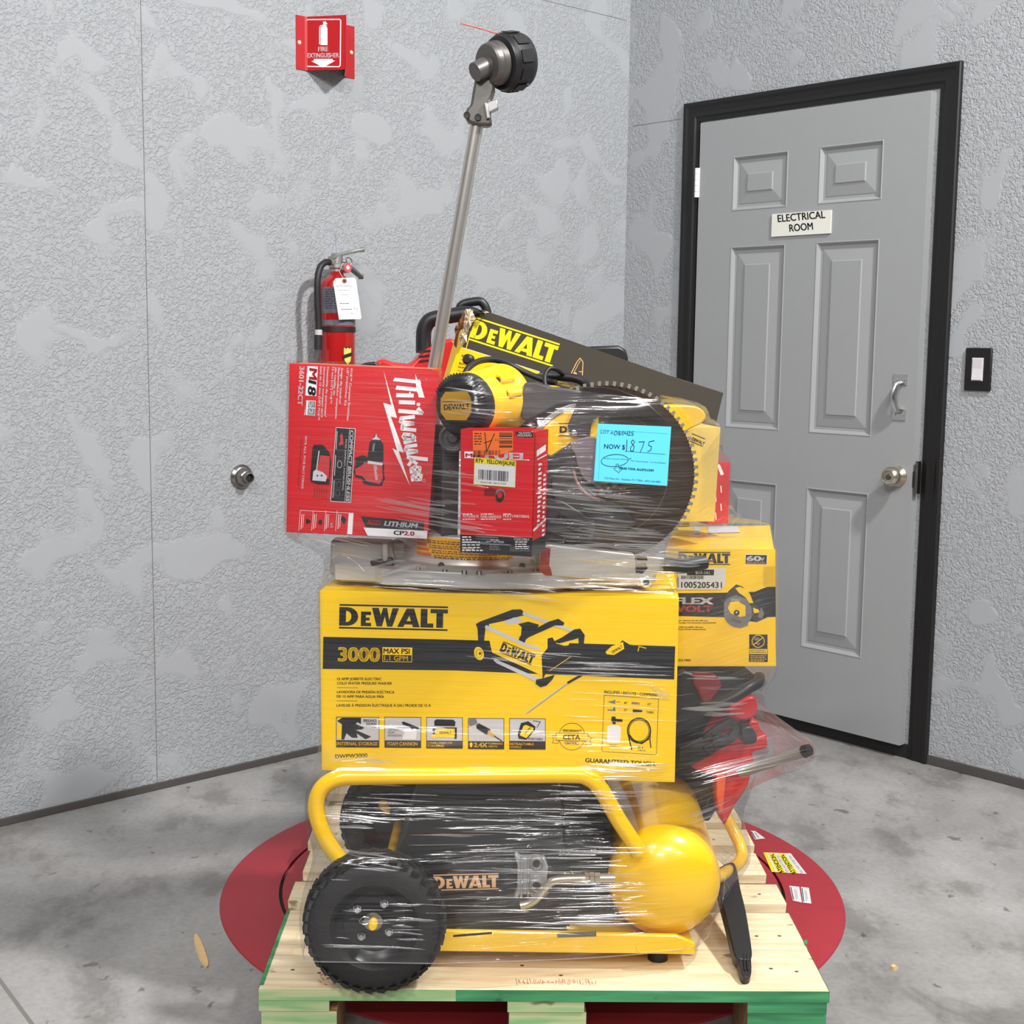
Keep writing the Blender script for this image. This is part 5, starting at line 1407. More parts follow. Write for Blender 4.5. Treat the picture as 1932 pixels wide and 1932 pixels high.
FBd = Frame(MC - MA * .0005, Ym if Ym.x > 0 else -Ym, up)
FBd = Frame(MC - MA * .0015, V((MA.y, -MA.x, 0)), up)
oc = [(841, 739), (882, 739), (889, 752), (889, 778), (880, 793), (842, 792), (832, 778), (832, 752)]
mb = MB(FBd).use(BG).prism(flat(FBd, oc), -.001, .002)
mb.T('DEWALT', (838, 773), (886, 771), 10, DARK, 5, .016).L([(834, 758), (888, 757)], 1, DARK, 5)
mb.build('badge', cap)
for x, y in ((952, 716), (953, 777), (966, 742)):
    q = at(x, y, 2.434)
    MB().use(YPL).lathe(q - MA * .022, MA, [(0, .0095), (.004, .011), (.04, .011)], 16).build('screw_lug', mot)
    MB().use(DARK).lathe(q - MA * .0235, MA, [(0, .006), (.004, .006)], 12).build('lug_screw', mot)
# gear case and arm
FG = Frame((0, 2.50, 0), (1, .25, 0), up)
mb = MB(FG).use(GUN)
mb.prism(flat(FG, smooth_poly([(968, 722), (1030, 728), (1096, 744), (1104, 770), (1072, 792), (1030, 806), (990, 800), (966, 782)], 3)), 0, .07)
mb.prism(flat(FG, [(972, 744), (1000, 748), (1052, 766), (1050, 772), (1000, 758), (972, 754)]), -.014, 0)
mb.prism(flat(FG, [(980, 790), (1080, 800), (1090, 900), (1060, 960), (1000, 990), (960, 930)]), .03, .10)
mb.build('gear_case', t, .005)
for x, y in ((980, 758), (1014, 770), (1078, 742)):
    u, v = FG.px(x, y)
    MB(FG).use(DARK).lathe(FG.p(u, .002, v), -FG.Y, [(0, .007), (.004, .006)], 12).build('case_screw', t)
mb = MB(FG).use(GUN).prism(flat(FG, [(840, 806), (872, 808), (868, 1020), (836, 1014)], -.05), -.03, .05)
mb.lathe(at(855, 826, 2.42), (0, -1, 0), [(0, .026), (.01, .026), (.012, .020), (.008, .019), (.008, .010), (.012, .009)], 28)
mb.build('rear_arm', t, .004)
# upper guard (yellow with grey rim), in front of the left part of the blade
BC = at(1143, 893, 2.452)
BY = V((-.10, -1, 0)).normalized()
FUG = Frame(BC + BY * .012, (1, -.10, 0), up)
def arcpx(cx, cy, r, a0, a1, n=14):
    return [(cx + r * math.cos(math.radians(a0 + (a1 - a0) * k / n)), cy - r * math.sin(math.radians(a0 + (a1 - a0) * k / n))) for k in range(n + 1)]
mb = MB(FUG).use(YPL).prism(flat(FUG, arcpx(1118, 888, 124, 84, 172) + [(1040, 872), (1076, 836), (1128, 826)]), -.002, .008)
ug = mb.build('upper_guard', t, .002)
MB(FUG).use(mat('grey_guard_rim', (158, 155, 146), .4, .3)).prism(flat(FUG, arcpx(1118, 888, 133, 84, 174) + arcpx(1118, 888, 123, 174, 84)), -.005, .012).build('guard_rim', ug, .002)
FGd = Frame(FUG.p(0, -.0025, 0), FUG.X, up)
MB(FGd).T('D', (1057, 816), (1069, 816), 12, DARK, 1, .03).L([(1054, 799), (1085, 799)], 1.4, DARK, 1).L([(1054, 822), (1085, 822)], 1.4, DARK, 1).build('guard_print', ug)
mb = MB(FUG).use(GUN).prism(flat(FUG, smooth_poly([(990, 722), (1040, 730), (1098, 738), (1104, 752), (1092, 762), (1050, 764), (1012, 786), (984, 790)], 2)), -.006, .02)
mb.prism(flat(FUG, smooth_poly([(1000, 850), (1040, 858), (1078, 836), (1092, 880), (1070, 940), (1064, 1030), (1010, 1030), (996, 940)], 2)), -.003, .009)
mb.build('guard_mount', t, .003)
# blade
FBl = Frame(BC, (1, -.10, 0), up)
R_ = .1655
N = 76
ring = []
for k in range(N):
    a = 2 * math.pi * k / N; st = 2 * math.pi / N
    for f_, r_ in ((0, R_ - .0005), (.18, R_ - .0005), (.3, R_ - .0055), (.55, R_ - .0068), (.8, R_ - .005), (.97, R_ - .0015)):
        ring.append((math.cos(a + st * f_) * r_, math.sin(a + st * f_) * r_))
mb = MB(FBl).use(BR).prism(ring, 0, .0022)
bl = mb.build('blade', t)
CARB = mat('bright_carbide_tip', (186, 178, 168), .25, .55)
mb = MB(FBl).use(CARB)
for k in range(N):
    a = 2 * math.pi * (k + .1) / N
    c, s_ = math.cos(a), math.sin(a)
    q = lambda r_, o: (c * r_ - s_ * o, s_ * r_ + c * o)
    mb.prism([q(R_ - .0075, -.0026), q(R_ + .0008, -.0032), q(R_ + .0012, .0026), q(R_ - .0065, .0030)], -.0014, .0036)
tp = mb.build('carbide_teeth', bl)
tp['kind'] = 'stuff'
mb = MB(FBl).EL(1143, 893, 118, 118, 1.0, mat('etched_blade_line', (120, 104, 88), .4), 1, 48)
mb.dewalt((1122, 994), (1050, 955), 14, DARK, 2)
mb.build('blade_print', bl)
MB().use(STL).lathe(BC, BY, [(0, .030), (.006, .030), (.007, .014), (.016, .013), (.017, .008)], 28).build('blade_clamp', bl)
# lower guard, smoked, and link plates
SMK = mat('smoked_dark_guard', (50, 44, 42), .22, var=.1)
FL2 = Frame(BC + BY * .022, (1, -.10, 0), up)
mb = MB(FL2).use(SMK).prism(flat(FL2, [(1101, 730), (1140, 730), (1166, 735), (1212, 752), (1262, 798), (1226, 790), (1180, 784), (1126, 782), (1116, 800), (1112, 828), (1074, 820), (1071, 802)]), 0, .004)
lg = mb.build('lower_guard', t, .001, )
for k in range(6):
    x = 1102 + k * 15; y = 800 - k * 3
    MB(FL2).L([(x, y), (x + 26, y - 28)], 1.8, DARK, 1).build('guard_slot', lg)
mb = MB(FL2).use(MAUVE).prism(flat(FL2, smooth_poly([(1075, 838), (1092, 828), (1124, 824), (1136, 850), (1130, 910), (1104, 906), (1090, 880), (1084, 856)], 2)), -.004, .002)
mb.prism(flat(FL2, [(1034, 824), (1072, 820), (1080, 850), (1066, 872), (1036, 868)], .03), .03, .04)
mb.build('guard_link', t, .002)
mb = MB(FL2).use(GUN).prism(flat(FL2, smooth_poly([(1040, 905), (1080, 890), (1104, 915), (1130, 940), (1170, 955), (1200, 990), (1150, 1000), (1090, 975), (1050, 950)], 2)), .0, .006)
mb.prism(flat(FL2, [(1030, 940), (1060, 945), (1125, 985), (1118, 1022), (1060, 1015), (1030, 1000)], -.006), -.006, -.002)
mb.build('guard_bracket', t, .002)
MB(FL2).use(mat('dusty_pink_lever', (150, 100, 96), .45)).tube([FL2.p(*(lambda q: (q[0], -.006, q[1]))(FL2.px(x, y))) for x, y in ((1082, 888), (1090, 912), (1108, 932), (1132, 944))], .0028, seg=8).build('lever_rod', t)
MB(FL2).dewalt((1114, 1006), (1052, 968), 13, mat('dark_moulded_lettering', (34, 31, 32), .4), 26).build('moulded_lettering', t)
for x, y in ((1083, 817), (1136, 928), (1150, 925)):
    u, v = FL2.px(x, y)
    MB().use(STL).lathe(FL2.p(u, -.001, v), BY, [(0, .006), (.003, .006), (.004, .003)], 14).build('pivot_screw', t)
# operating handle, yellow
FHd = Frame((0, 2.56, 0), (1, .2, 0), up)
MB(FHd).use(YPL).prism(flat(FHd, smooth_poly([(1236, 768), (1300, 765), (1324, 772), (1332, 786), (1324, 799), (1304, 808), (1288, 815), (1266, 796), (1244, 786)], 3)), 0, .05).build('operating_handle', t, .008, seg=3)
# cords of the saw
def cord(pts, r):
    return MB().use(BLKP).tube([at(*q) for q in pts], r, seg=10, sub=6)
cord([(874, 712, 2.44), (884, 694, 2.46), (905, 681, 2.49), (935, 679, 2.52), (965, 690, 2.54), (992, 703, 2.54), (1024, 716, 2.53), (1050, 722, 2.52)], .0058).build('power_cord', t)
cord([(1018, 708, 2.54), (1050, 710, 2.54), (1086, 714, 2.53), (1106, 724, 2.52), (1118, 738, 2.50)], .0082).build('power_cord', t)
cord([(1062, 706, 2.53), (1050, 697, 2.51), (1036, 696, 2.50), (1028, 710, 2.49), (1030, 730, 2.48), (1042, 748, 2.475), (1056, 760, 2.47), (1074, 768, 2.475), (1094, 770, 2.48)], .0042).build('power_cord', t)
MB().use(BLKP).cyl(at(1056, 758, 2.472), at(1092, 772, 2.478), .0085, .0075, seg=14).build('strain_relief', t)
MB().use(BLKP).lathe(at(886, 679, 2.50), (-.3, -1, .1), [(0, .010), (.012, .010), (.016, .006)], 16).build('cord_knob', t)
# ================================================================== SMALL CARTONS BEHIND THE SAW
FY = Frame(at(1262, 985, 2.72), (1, .35, -.02), (.10, 0, 1))
wy = FY.px(1348, 985)[0]; hy = FY.px(1340, 806)[1]
PY = mat('pale_yellow_card', (238, 204, 96), .5, var=.04)
t = thing('pale_yellow_carton', 'pale yellow carton standing on end between blade and red carton', 'carton', FY.O)
carton('carton', FY, wy, .10, hy, PY, t)
mb = MB(FY).L([(1306, 818), (1330, 828)], 1.2, KB, 2).L([(1302, 832), (1326, 842)], 1.2, KB, 2).T('DEWALT', (1305, 830), (1328, 840), 6, KB, 2, .02)
mb.build('printed_front', t)
FRc = Frame(at(1336, 990, 2.85), (1, .4, 0), (-.02, 0, 1))
wr = FRc.px(1374, 990)[0]; hr = FRc.px(1352, 872)[1]
t = thing('upright_red_carton', 'narrow red carton with white print standing on the yellow saw carton behind the blade', 'carton', FRc.O)
carton('carton', FRc, wr, .09, hr, KR, t)
mb = MB(FRc)
for k in range(5):
    mb.L([(1350 + (k % 2) * 10, 900 + k * 17), (1351 + (k % 2) * 10, 912 + k * 17)], 2.2, KW, 2)
mb.P([(1352, 876), (1358, 876), (1366, 895), (1360, 897)], KW, 2)
mb.build('printed_front', t)
# ================================================================== STRING TRIMMER ATTACHMENT
t = thing('string_trimmer_attachment', 'string trimmer shaft with black line head standing tallest out of the load', 'string trimmer', at(800, 790, 2.60))
PIP = mat('scuffed_steel_tube', (198, 193, 188), .28, .8, var=.08, stretch=(4, 4, 1))
s0, s1 = at(801, 800, 2.60), at(900, 232, 2.60)
ax = (s1 - s0).normalized()
MB().use(PIP).cyl(s0, s1 + ax * .02, .0124, seg=28).build('shaft', t)
CST = mat('grey_die_cast', (104, 101, 98), .38, .55, var=.1)
FTm = Frame(at(900, 220, 2.585), (1, 0, 0), ax)
mb = MB(FTm).use(CST)
mb.prism(flat(FTm, smooth_poly([(878, 222), (881, 205), (888, 196), (896, 150), (908, 142), (928, 150), (934, 168), (926, 190), (924, 200), (928, 232), (918, 237), (890, 234)], 2)), -.004, .034)
mb.lathe(at(905, 226, 2.60), ax, [(-.01, .019), (.02, .018), (.03, .016)], 20)
mb.build('gear_head', t, .005)
mb = MB(FTm).use(mat('bright_clamp_faces', (190, 188, 186), .3, .8)).prism(flat(FTm, [(913, 195), (920, 196), (926, 224), (918, 226)]), -.012, -.002)
mb.prism(flat(FTm, [(919, 194), (938, 188), (941, 205), (922, 214)]), -.008, .018)
mb.build('clamp_lug', t, .002)
for x, y in ((881, 218), (902, 222), (920, 132)):
    u, v = FTm.px(x, y)
    MB().use(DARK).lathe(FTm.p(u, -.004, v), -FTm.Y, [(0, .0065), (.004, .006), (.0035, .003)], 14).build('clamp_bolt', t)
GA = V((.74, .60, .20)).normalized()
Gc = at(928, 120, 2.585)
mb = MB().use(CST).lathe(Gc - GA * .012, GA, [(0, .034), (.003, .037), (.012, .038), (.014, .040), (.026, .040), (.028, .036)], 40)
mb.cyl(at(896, 136, 2.565), Gc + GA * .004, .0175, .020, seg=20)
mb.build('gear_case', t)
Sc = Gc + GA * .016
mb = MB().use(BLK).lathe(Sc, GA, [(0, .042), (.002, .048), (.010, .050), (.012, .0525), (.046, .052), (.054, .049), (.058, .043), (.058, 0)], 56)
Xs = (up - GA * up.dot(GA)).normalized(); Ys = GA.cross(Xs)
for k in range(10):
    a = 2 * math.pi * k / 10 + .25
    n_ = Xs * math.cos(a) + Ys * math.sin(a); tt_ = GA.cross(n_)
    c = Sc + n_ * .0524 + GA * .028
    vs = [c + tt_ * sx * .011 + GA * sg * .013 + n_ * h_ for h_ in (0, .0016) for sx, sg in ((-1, -1), (1, -1), (1, 1), (-1, 1))]
    mb.add(vs, [(4, 5, 6, 7), (0, 1, 5, 4), (1, 2, 6, 5), (2, 3, 7, 6), (3, 0, 4, 7)])
mb.build('spool_head', t)
for k in range(12):
    a = 2 * math.pi * k / 12
    n_ = Xs * math.cos(a) + Ys * math.sin(a); tt_ = GA.cross(n_)
    c = Sc + n_ * .0572 + GA * .012
    if n_.y < .35:
        vs = [c + tt_ * sx * .001 + GA * sg for sx, sg in ((-1, 0), (1, 0), (1, .009), (-1, .009))]
        MB().use(mat('grey_tick_mark', (150, 146, 140), .5)).add(vs, [(0, 1, 2, 3)]) if False else None
LN = mat('red_trimmer_line', (214, 62, 48), .4)
MB().use(LN).tube([at(944, 66, 2.60), at(934, 62, 2.59), at(900, 52, 2.58), at(869, 44, 2.57)], .0012, seg=8, sub=4).build('cutting_line', t)
MB().use(LN).tube([at(981, 150, 2.62), at(985, 161, 2.61)], .0012, seg=8, sub=1).build('cutting_line', t)
# ================================================================== RED TOOL AT THE BACK
TLR = mat('red_tool_plastic', (196, 34, 36), .38, var=.04)
Ft = Frame((0, 2.88, 0), (1, .1, 0), up)
t = thing('red_tool_case', 'red plastic tool with black looped handle behind the red drill carton', 'power tool', at(790, 760, 2.95))
mb = MB(Ft).use(TLR).prism(flat(Ft, [(700, 700), (712, 682), (722, 677), (742, 685), (776, 688), (800, 662), (822, 648), (852, 638), (868, 650), (862, 720), (800, 790), (700, 790)]), 0, .16)
mb.build('housing', t, .006)
for k in range(3):
    MB(Ft).use(DARK).prism(flat(Ft, [(790, 680 - k * 9), (826, 676 - k * 9), (826, 679 - k * 9), (790, 683 - k * 9)]), -.002, .001).build('vent_slot', t)
MB().use(BLK).tube([at(799, 666, 2.90), at(799, 640, 2.90), at(801, 620, 2.90), at(812, 604, 2.90), at(836, 598, 2.90), at(862, 594, 2.90), at(884, 592, 2.90), at(905, 600, 2.92)], .0165, seg=14).build('carry_handle', t)
MB().use(BLK).tube([at(868, 600, 2.93), at(867, 584, 2.93), at(874, 574, 2.93), at(896, 569, 2.93), at(908, 570, 2.93), at(917, 582, 2.93), at(921, 604, 2.93)], .0095, seg=12).build('front_handle', t)
MB(Ft).use(BLK).prism(flat(Ft, [(676, 690), (690, 684), (708, 682), (716, 690), (712, 700), (676, 700)], .01), -.01, .03).build('foot', t, .003)
Fk = Frame((0, 3.02, 0), (1, .1, 0), up)
t = thing('black_tool_case', 'black case edge showing behind the dark tilted carton', 'tool case', at(1150, 720, 3.05))
MB(Fk).use(BLK).prism(flat(Fk, [(1108, 664), (1116, 654), (1168, 652), (1182, 660), (1186, 676), (1186, 760), (1108, 760)]), 0, .10).build('case', t, .006)
# ================================================================== RED CHAINSAW ON THE RIGHT
Fc = Frame((0, 2.60, 0), (1, .12, 0), up)
t = thing('red_chainsaw', 'red and black chainsaw under the yellow saw carton, right of the washer carton', 'chainsaw', at(1370, 1560, 2.7))
DRED = mat('dark_red_plastic', (120, 30, 32), .4, var=.1)
mb = MB(Fc).use(BLK).prism(flat(Fc, smooth_poly([(1262, 1278), (1330, 1277), (1420, 1277), (1434, 1284), (1428, 1300), (1400, 1322), (1350, 1342), (1320, 1400), (1262, 1470)], 2), .03), .03, .20)
mb.build('engine_housing', t, .008)
MB(Fc).use(DRED).prism(flat(Fc, [(1308, 1274), (1352, 1274), (1362, 1292), (1344, 1318), (1328, 1330), (1318, 1306), (1308, 1290)], .02), .015, .05).build('side_cover', t, .004)
MB().use(BLK).tube([at(1326, 1336, 2.59), at(1352, 1330, 2.58), at(1384, 1316, 2.58), at(1412, 1298, 2.59), at(1430, 1288, 2.61), at(1432, 1278, 2.64)], .0115, seg=14).build('front_handle', t)
mb = MB(Fc).use(TLR)
mb.prism(flat(Fc, [(1288, 1436), (1320, 1420), (1390, 1388), (1424, 1392), (1448, 1384), (1450, 1412), (1420, 1420), (1424, 1440), (1402, 1462), (1360, 1468), (1318, 1456)], .04), .04, .14)
mb.build('bar_cover', t, .006)
MB(Fc).use(TLR).prism(flat(Fc, [(1352, 1460), (1420, 1452), (1412, 1486), (1388, 1520), (1368, 1560), (1358, 1540), (1352, 1500)], .05), .05, .09).build('rear_cover', t, .006)
MB(Fc).use(TLR).prism(flat(Fc, smooth_poly([(1376, 1336), (1404, 1318), (1424, 1314), (1430, 1328), (1428, 1350), (1404, 1362), (1380, 1354)], 2), .02), .02, .08).build('oil_cap', t, .006)
MB(Fc).use(TLR).prism(flat(Fc, [(1414, 1358), (1432, 1362), (1436, 1378), (1420, 1386), (1410, 1376)], .03), .03, .07).build('bumper', t, .004)
MB(Fc).use(TLR).prism(flat(Fc, [(1286, 1330), (1380, 1322), (1408, 1350), (1416, 1400), (1380, 1436), (1286, 1440)], .09), .09, .18).build('inner_body', t, .006)
# hand guard with two windows: outer shape as strips round the holes
hg = mat('black_hand_guard', (34, 33, 32), .45, var=.08)
o_ = [(1278, 1440), (1284, 1412), (1330, 1388), (1376, 1356), (1388, 1360), (1396, 1376), (1390, 1398), (1344, 1424), (1304, 1446), (1282, 1452)]
mb = MB(Fc).use(hg)
for q in ([(1278, 1440), (1284, 1412), (1326, 1390), (1330, 1402), (1326, 1412), (1340, 1426), (1304, 1446), (1282, 1452)], [(1326, 1390), (1340, 1380), (1346, 1390), (1330, 1402)], [(1326, 1412), (1344, 1402), (1352, 1418), (1340, 1426)], [(1340, 1380), (1376, 1356), (1388, 1360), (1378, 1370), (1362, 1378), (1346, 1390)], [(1388, 1360), (1396, 1376), (1390, 1398), (1374, 1390), (1384, 1376), (1378, 1370)], [(1344, 1402), (1358, 1392), (1374, 1390), (1390, 1398), (1352, 1418)], [(1346, 1390), (1362, 1378), (1358, 1392), (1344, 1402)]):
    mb.prism(flat(Fc, q, -.005), -.005, .01)
mb.build('hand_guard', t, .002)
MB(Fc).use(BLK).prism(flat(Fc, smooth_poly([(1398, 1372), (1414, 1368), (1426, 1384), (1424, 1400), (1408, 1404), (1400, 1396)], 2), .005), -.005, .04).build('throttle_knob', t, .004)
MB(Fc).use(mat('orange_tab', (222, 84, 40), .4)).prism(flat(Fc, [(1352, 1462), (1370, 1464), (1364, 1530), (1358, 1536), (1352, 1500)], .03), .03, .045).build('orange_tab', t, .002)
MB(Fc).use(BLK).prism(flat(Fc, [(1270, 1440), (1322, 1430), (1352, 1462), (1352, 1530), (1338, 1552), (1300, 1540), (1276, 1500)], .12), .12, .2).build('rear_grip', t, .006)
t = thing('blower_tube', 'thin grey tube with black round end sticking out low on the right of the load', 'tube', at(1450, 1440, 2.62))
b0, b1 = at(1398, 1457, 2.60), at(1520, 1417, 2.50)
MB().use(mat('grey_plastic_tube', (128, 126, 126), .4)).cyl(b0, b1, .0105, seg=20).build('tube', t)
MB().use(BLK).cyl(b1 - (b1 - b0).normalized() * .004, b1 + (b1 - b0).normalized() * .010, .0125, .011, seg=20).build('end_cap', t)
# ================================================================== STRETCH FILM round the whole load
import numpy as np
bpy.context.view_layer.update()
NOT = {'floor', 'wall_left', 'wall_right', 'wooden_pallet', 'wrapping_turntable', 'string_trimmer_attachment', 'torn_dark_carton', 'black_tool_case', 'saw_bar_sheath', 'price_sheet', 'door_1', 'light_switch', 'door_sign', 'wood_splinter', 'wood_chip', 'fire_extinguisher', 'fire_extinguisher_sign', 'inspection_tag', 'wall_pipe_fitting', 'trim_1', 'trim_2', 'trim_3'}
pts = []
for o in COL.objects:
    if o.type != 'MESH':
        continue
    r = o
    while r.parent: r = r.parent
    if r.name in NOT:
        continue
    mw = o.matrix_world
    co = np.array([mw @ v_.co for v_ in o.data.vertices])
    pts.append(co)
    e = np.array([tuple(k.vertices) for k in o.data.edges])
    if len(e):
        a, b = co[e[:, 0]], co[e[:, 1]]
        ln = np.linalg.norm(a - b, axis=1)
        for i in np.where(ln > .02)[0]:
            n_ = int(ln[i] / .012)
            tt_ = np.linspace(0, 1, n_ + 2)[1:-1, None]
            pts.append(a[i] * (1 - tt_) + b[i] * tt_)
pts = np.vstack(pts)
Z0, Z1, NZ, NA = .212, 1.262, 108, 360
CX, CY = .03, 2.66
zs = np.linspace(Z0, Z1, NZ)
ang = np.linspace(0, 2 * np.pi, NA, endpoint=False)
dirs = np.stack([np.cos(ang), np.sin(ang)], 1)
RAD = np.zeros((NZ, NA))
for k, z in enumerate(zs):
    win = .022
    p = pts[np.abs(pts[:, 2] - z) < win][:, :2] - np.array([CX, CY])
    if len(p) < 3:
        RAD[k] = RAD[k - 1]; continue
    sup = (p @ dirs.T).max(0) + .005                 # support function of the slice
    # polar radius of the convex slice: r(a) = min over normals of sup / cos
    c = dirs @ dirs.T
    q = np.where(c > .05, sup[None, :] / np.maximum(c, .05), 9)
    RAD[k] = q.min(1)
def smooth(a, s):
    n_ = int(s * 3); w_ = np.exp(-.5 * (np.arange(-n_, n_ + 1) / s) ** 2); w_ /= w_.sum()
    pd = np.pad(a, ((n_, n_), (0, 0)), mode='edge')
    return sum(w_[i] * pd[i:i + a.shape[0]] for i in range(2 * n_ + 1))
S_ = smooth(RAD, 2.2)
RAD = np.maximum(S_, RAD * .0 + smooth(np.maximum(RAD, S_), 1.2))
def film_z(k, a):                                    # the top edge of the film runs lower on the right
    top = 1.246 + .012 * math.cos(a - 3.9) - .05 * (.5 + .5 * math.cos(a + .55)) ** 2
    bot = Z0 + .012 * math.sin(a * 2 + .5)
    return bot + (top - bot) * k / (NZ - 1)
vs, uvs = [], []
rr = random.Random(3)
for k in range(NZ):
    for j in range(NA):
        a = ang[j]
        z = film_z(k, a)
        f_ = (z - Z0) / (Z1 - Z0) * (NZ - 1)
        i0 = max(0, min(NZ - 2, int(f_))); g = min(1, max(0, f_ - i0))
        r_ = RAD[i0, j] * (1 - g) + RAD[i0 + 1, j] * g
        vs.append(V((CX + math.cos(a) * r_, CY + math.sin(a) * r_, z)))
fs = []
for k in range(NZ - 1):
    for j in range(NA):
        j2 = (j + 1) % NA
        fs.append((k * NA + j, k * NA + j2, (k + 1) * NA + j2, (k + 1) * NA + j))
FILM = bpy.data.materials.new('clear_stretch_film')
FILM.use_nodes = True
nt = FILM.node_tree; N_, K = nt.nodes, nt.links
N_.remove(N_['Principled BSDF'])
uv = N_.new('ShaderNodeUVMap'); uv.uv_map = 'wrap'
def nnoise(scale, detail=2.0, vec=None):
    mp = N_.new('ShaderNodeMapping'); mp.inputs['Scale'].default_value = scale
    mp.inputs['Rotation'].default_value = (0, 0, -.05)
    K.new(vec or uv.outputs[0], mp.inputs['Vector'])
    n_ = N_.new('ShaderNodeTexNoise'); n_.inputs['Scale'].default_value = 1; n_.inputs['Detail'].default_value = detail; n_.inputs['Distortion'].default_value = .25
    K.new(mp.outputs[0], n_.inputs['Vector'])
    return n_
def rampf(src, a, b):
    r = N_.new('ShaderNodeMapRange'); r.inputs['From Min'].default_value = a; r.inputs['From Max'].default_value = b; r.clamp = True
    K.new(src, r.inputs['Value'])
    return r.outputs[0]
def m2(op, a, b):
    x = N_.new('ShaderNodeMath'); x.operation = op
    for i, q in enumerate((a, b)):
        if isinstance(q, (int, float)): x.inputs[i].default_value = q
        else: K.new(q, x.inputs[i])
    return x.outputs[0]
wr1 = nnoise((2.2, 80, 1), 2.5)
wr2 = nnoise((5, 260, 1), 2)
big = nnoise((3.0, 9, 1), 2)
hgt = m2('ADD', wr1.outputs['Fac'], m2('MULTIPLY', wr2.outputs['Fac'], .18))
bp = N_.new('ShaderNodeBump'); bp.inputs['Distance'].default_value = .014
K.new(hgt, bp.inputs['Height'])
sl = N_.new('ShaderNodeAttribute'); sl.attribute_name = 'slack'
SLK = sl.outputs['Fac']
patch = rampf(big.outputs['Fac'], .40, .60)
K.new(m2('ADD', .07, m2('MULTIPLY', m2('ADD', .4, patch), m2('ADD', .14, SLK))), bp.inputs['Strength'])
tr = N_.new('ShaderNodeBsdfTransparent'); tr.inputs[0].default_value = (.985, .985, .99, 1)
gl = N_.new('ShaderNodeBsdfGlossy'); gl.inputs['Roughness'].default_value = .09
K.new(bp.outputs[0], gl.inputs['Normal'])
df = N_.new('ShaderNodeBsdfDiffuse'); df.inputs[0].default_value = (.86, .87, .9, 1)
lw = N_.new('ShaderNodeLayerWeight'); lw.inputs['Blend'].default_value = .28
gfac = m2('ADD', m2('ADD', .04, m2('MULTIPLY', SLK, .05)), m2('MULTIPLY', lw.outputs['Fresnel'], .30))
strk = nnoise((3.2, 190, 1), 2)
haze = m2('MULTIPLY', rampf(strk.outputs['Fac'], .50, .72), .06)
haze = m2('ADD', m2('MULTIPLY', haze, m2('MULTIPLY', patch, m2('ADD', .25, SLK))), m2('ADD', .003, m2('MULTIPLY', lw.outputs['Facing'], .03)))
m1 = N_.new('ShaderNodeMixShader'); K.new(haze, m1.inputs[0]); K.new(tr.outputs[0], m1.inputs[1]); K.new(df.outputs[0], m1.inputs[2])
mm = N_.new('ShaderNodeMixShader'); K.new(gfac, mm.inputs[0]); K.new(m1.outputs[0], mm.inputs[1]); K.new(gl.outputs[0], mm.inputs[2])
K.new(mm.outputs[0], N_['Material Output'].inputs['Surface'])
from mathutils.bvhtree import BVHTree
bv, bf = [], []
for o in COL.objects:
    if o.type != 'MESH':
        continue
    r = o
    while r.parent: r = r.parent
    if r.name in NOT - {'torn_dark_carton', 'string_trimmer_attachment'}:
        continue
    b0_ = len(bv)
    mw = o.matrix_world
    bv += [mw @ q.co for q in o.data.vertices]
    bf += [tuple(i + b0_ for i in p.vertices) for p in o.data.polygons]
tree = BVHTree.FromPolygons(bv, bf)
slack = np.array([min(1.0, max(0.0, (tree.find_nearest(q)[3] - .008) / .045)) for q in vs]).reshape(NZ, NA)
slack = (smooth(slack, 1.5) + np.roll(slack, 1, 1) + np.roll(slack, -1, 1)) / 3
me = bpy.data.meshes.new('stretch_film')
O = V((CX, CY, Z0))
me.from_pydata([tuple(q - O) for q in vs], [], fs)
ul = me.uv_layers.new(name='wrap')
arcl = np.zeros((NZ, NA + 1))
for k in range(NZ):
    P_ = np.array([tuple(vs[k * NA + j]) for j in range(NA)] + [tuple(vs[k * NA])])
    arcl[k, 1:] = np.cumsum(np.linalg.norm(np.diff(P_, axis=0), axis=1))
mean_u = arcl.mean(0)
for p in me.polygons:
    k, j = divmod(p.index, NA)
    for li, (kk, jj) in zip(p.loop_indices, ((k, j), (k, j + 1), (k + 1, j + 1), (k + 1, j))):
        ul.data[li].uv = (mean_u[jj], vs[kk * NA + (jj % NA)].z)
at_ = me.attributes.new('slack', 'FLOAT', 'POINT')
at_.data.foreach_set('value', slack.flatten().astype(np.float32))
me.materials.append(FILM)
me.polygons.foreach_set('use_smooth', [True] * len(me.polygons))
me.update()
film = bpy.data.objects.new('stretch_film', me)
COL.objects.link(film)
film.location = O
ROOT[film.name] = V(O)
FOLD = bpy.data.materials.new('gathered_clear_film')
FOLD.use_nodes = True
nt2 = FOLD.node_tree; n2_ = nt2.nodes
n2_.remove(n2_['Principled BSDF'])
t2 = n2_.new('ShaderNodeBsdfTransparent'); g2 = n2_.new('ShaderNodeBsdfGlossy'); g2.inputs['Roughness'].default_value = .16
d2 = n2_.new('ShaderNodeBsdfDiffuse'); d2.inputs[0].default_value = (.88, .89, .92, 1)
x1 = n2_.new('ShaderNodeMixShader'); x1.inputs[0].default_value = .05
x2 = n2_.new('ShaderNodeMixShader'); x2.inputs[0].default_value = .28
nt2.links.new(t2.outputs[0], x1.inputs[1]); nt2.links.new(d2.outputs[0], x1.inputs[2])
nt2.links.new(x1.outputs[0], x2.inputs[1]); nt2.links.new(g2.outputs[0], x2.inputs[2])
nt2.links.new(x2.outputs[0], n2_['Material Output'].inputs['Surface'])
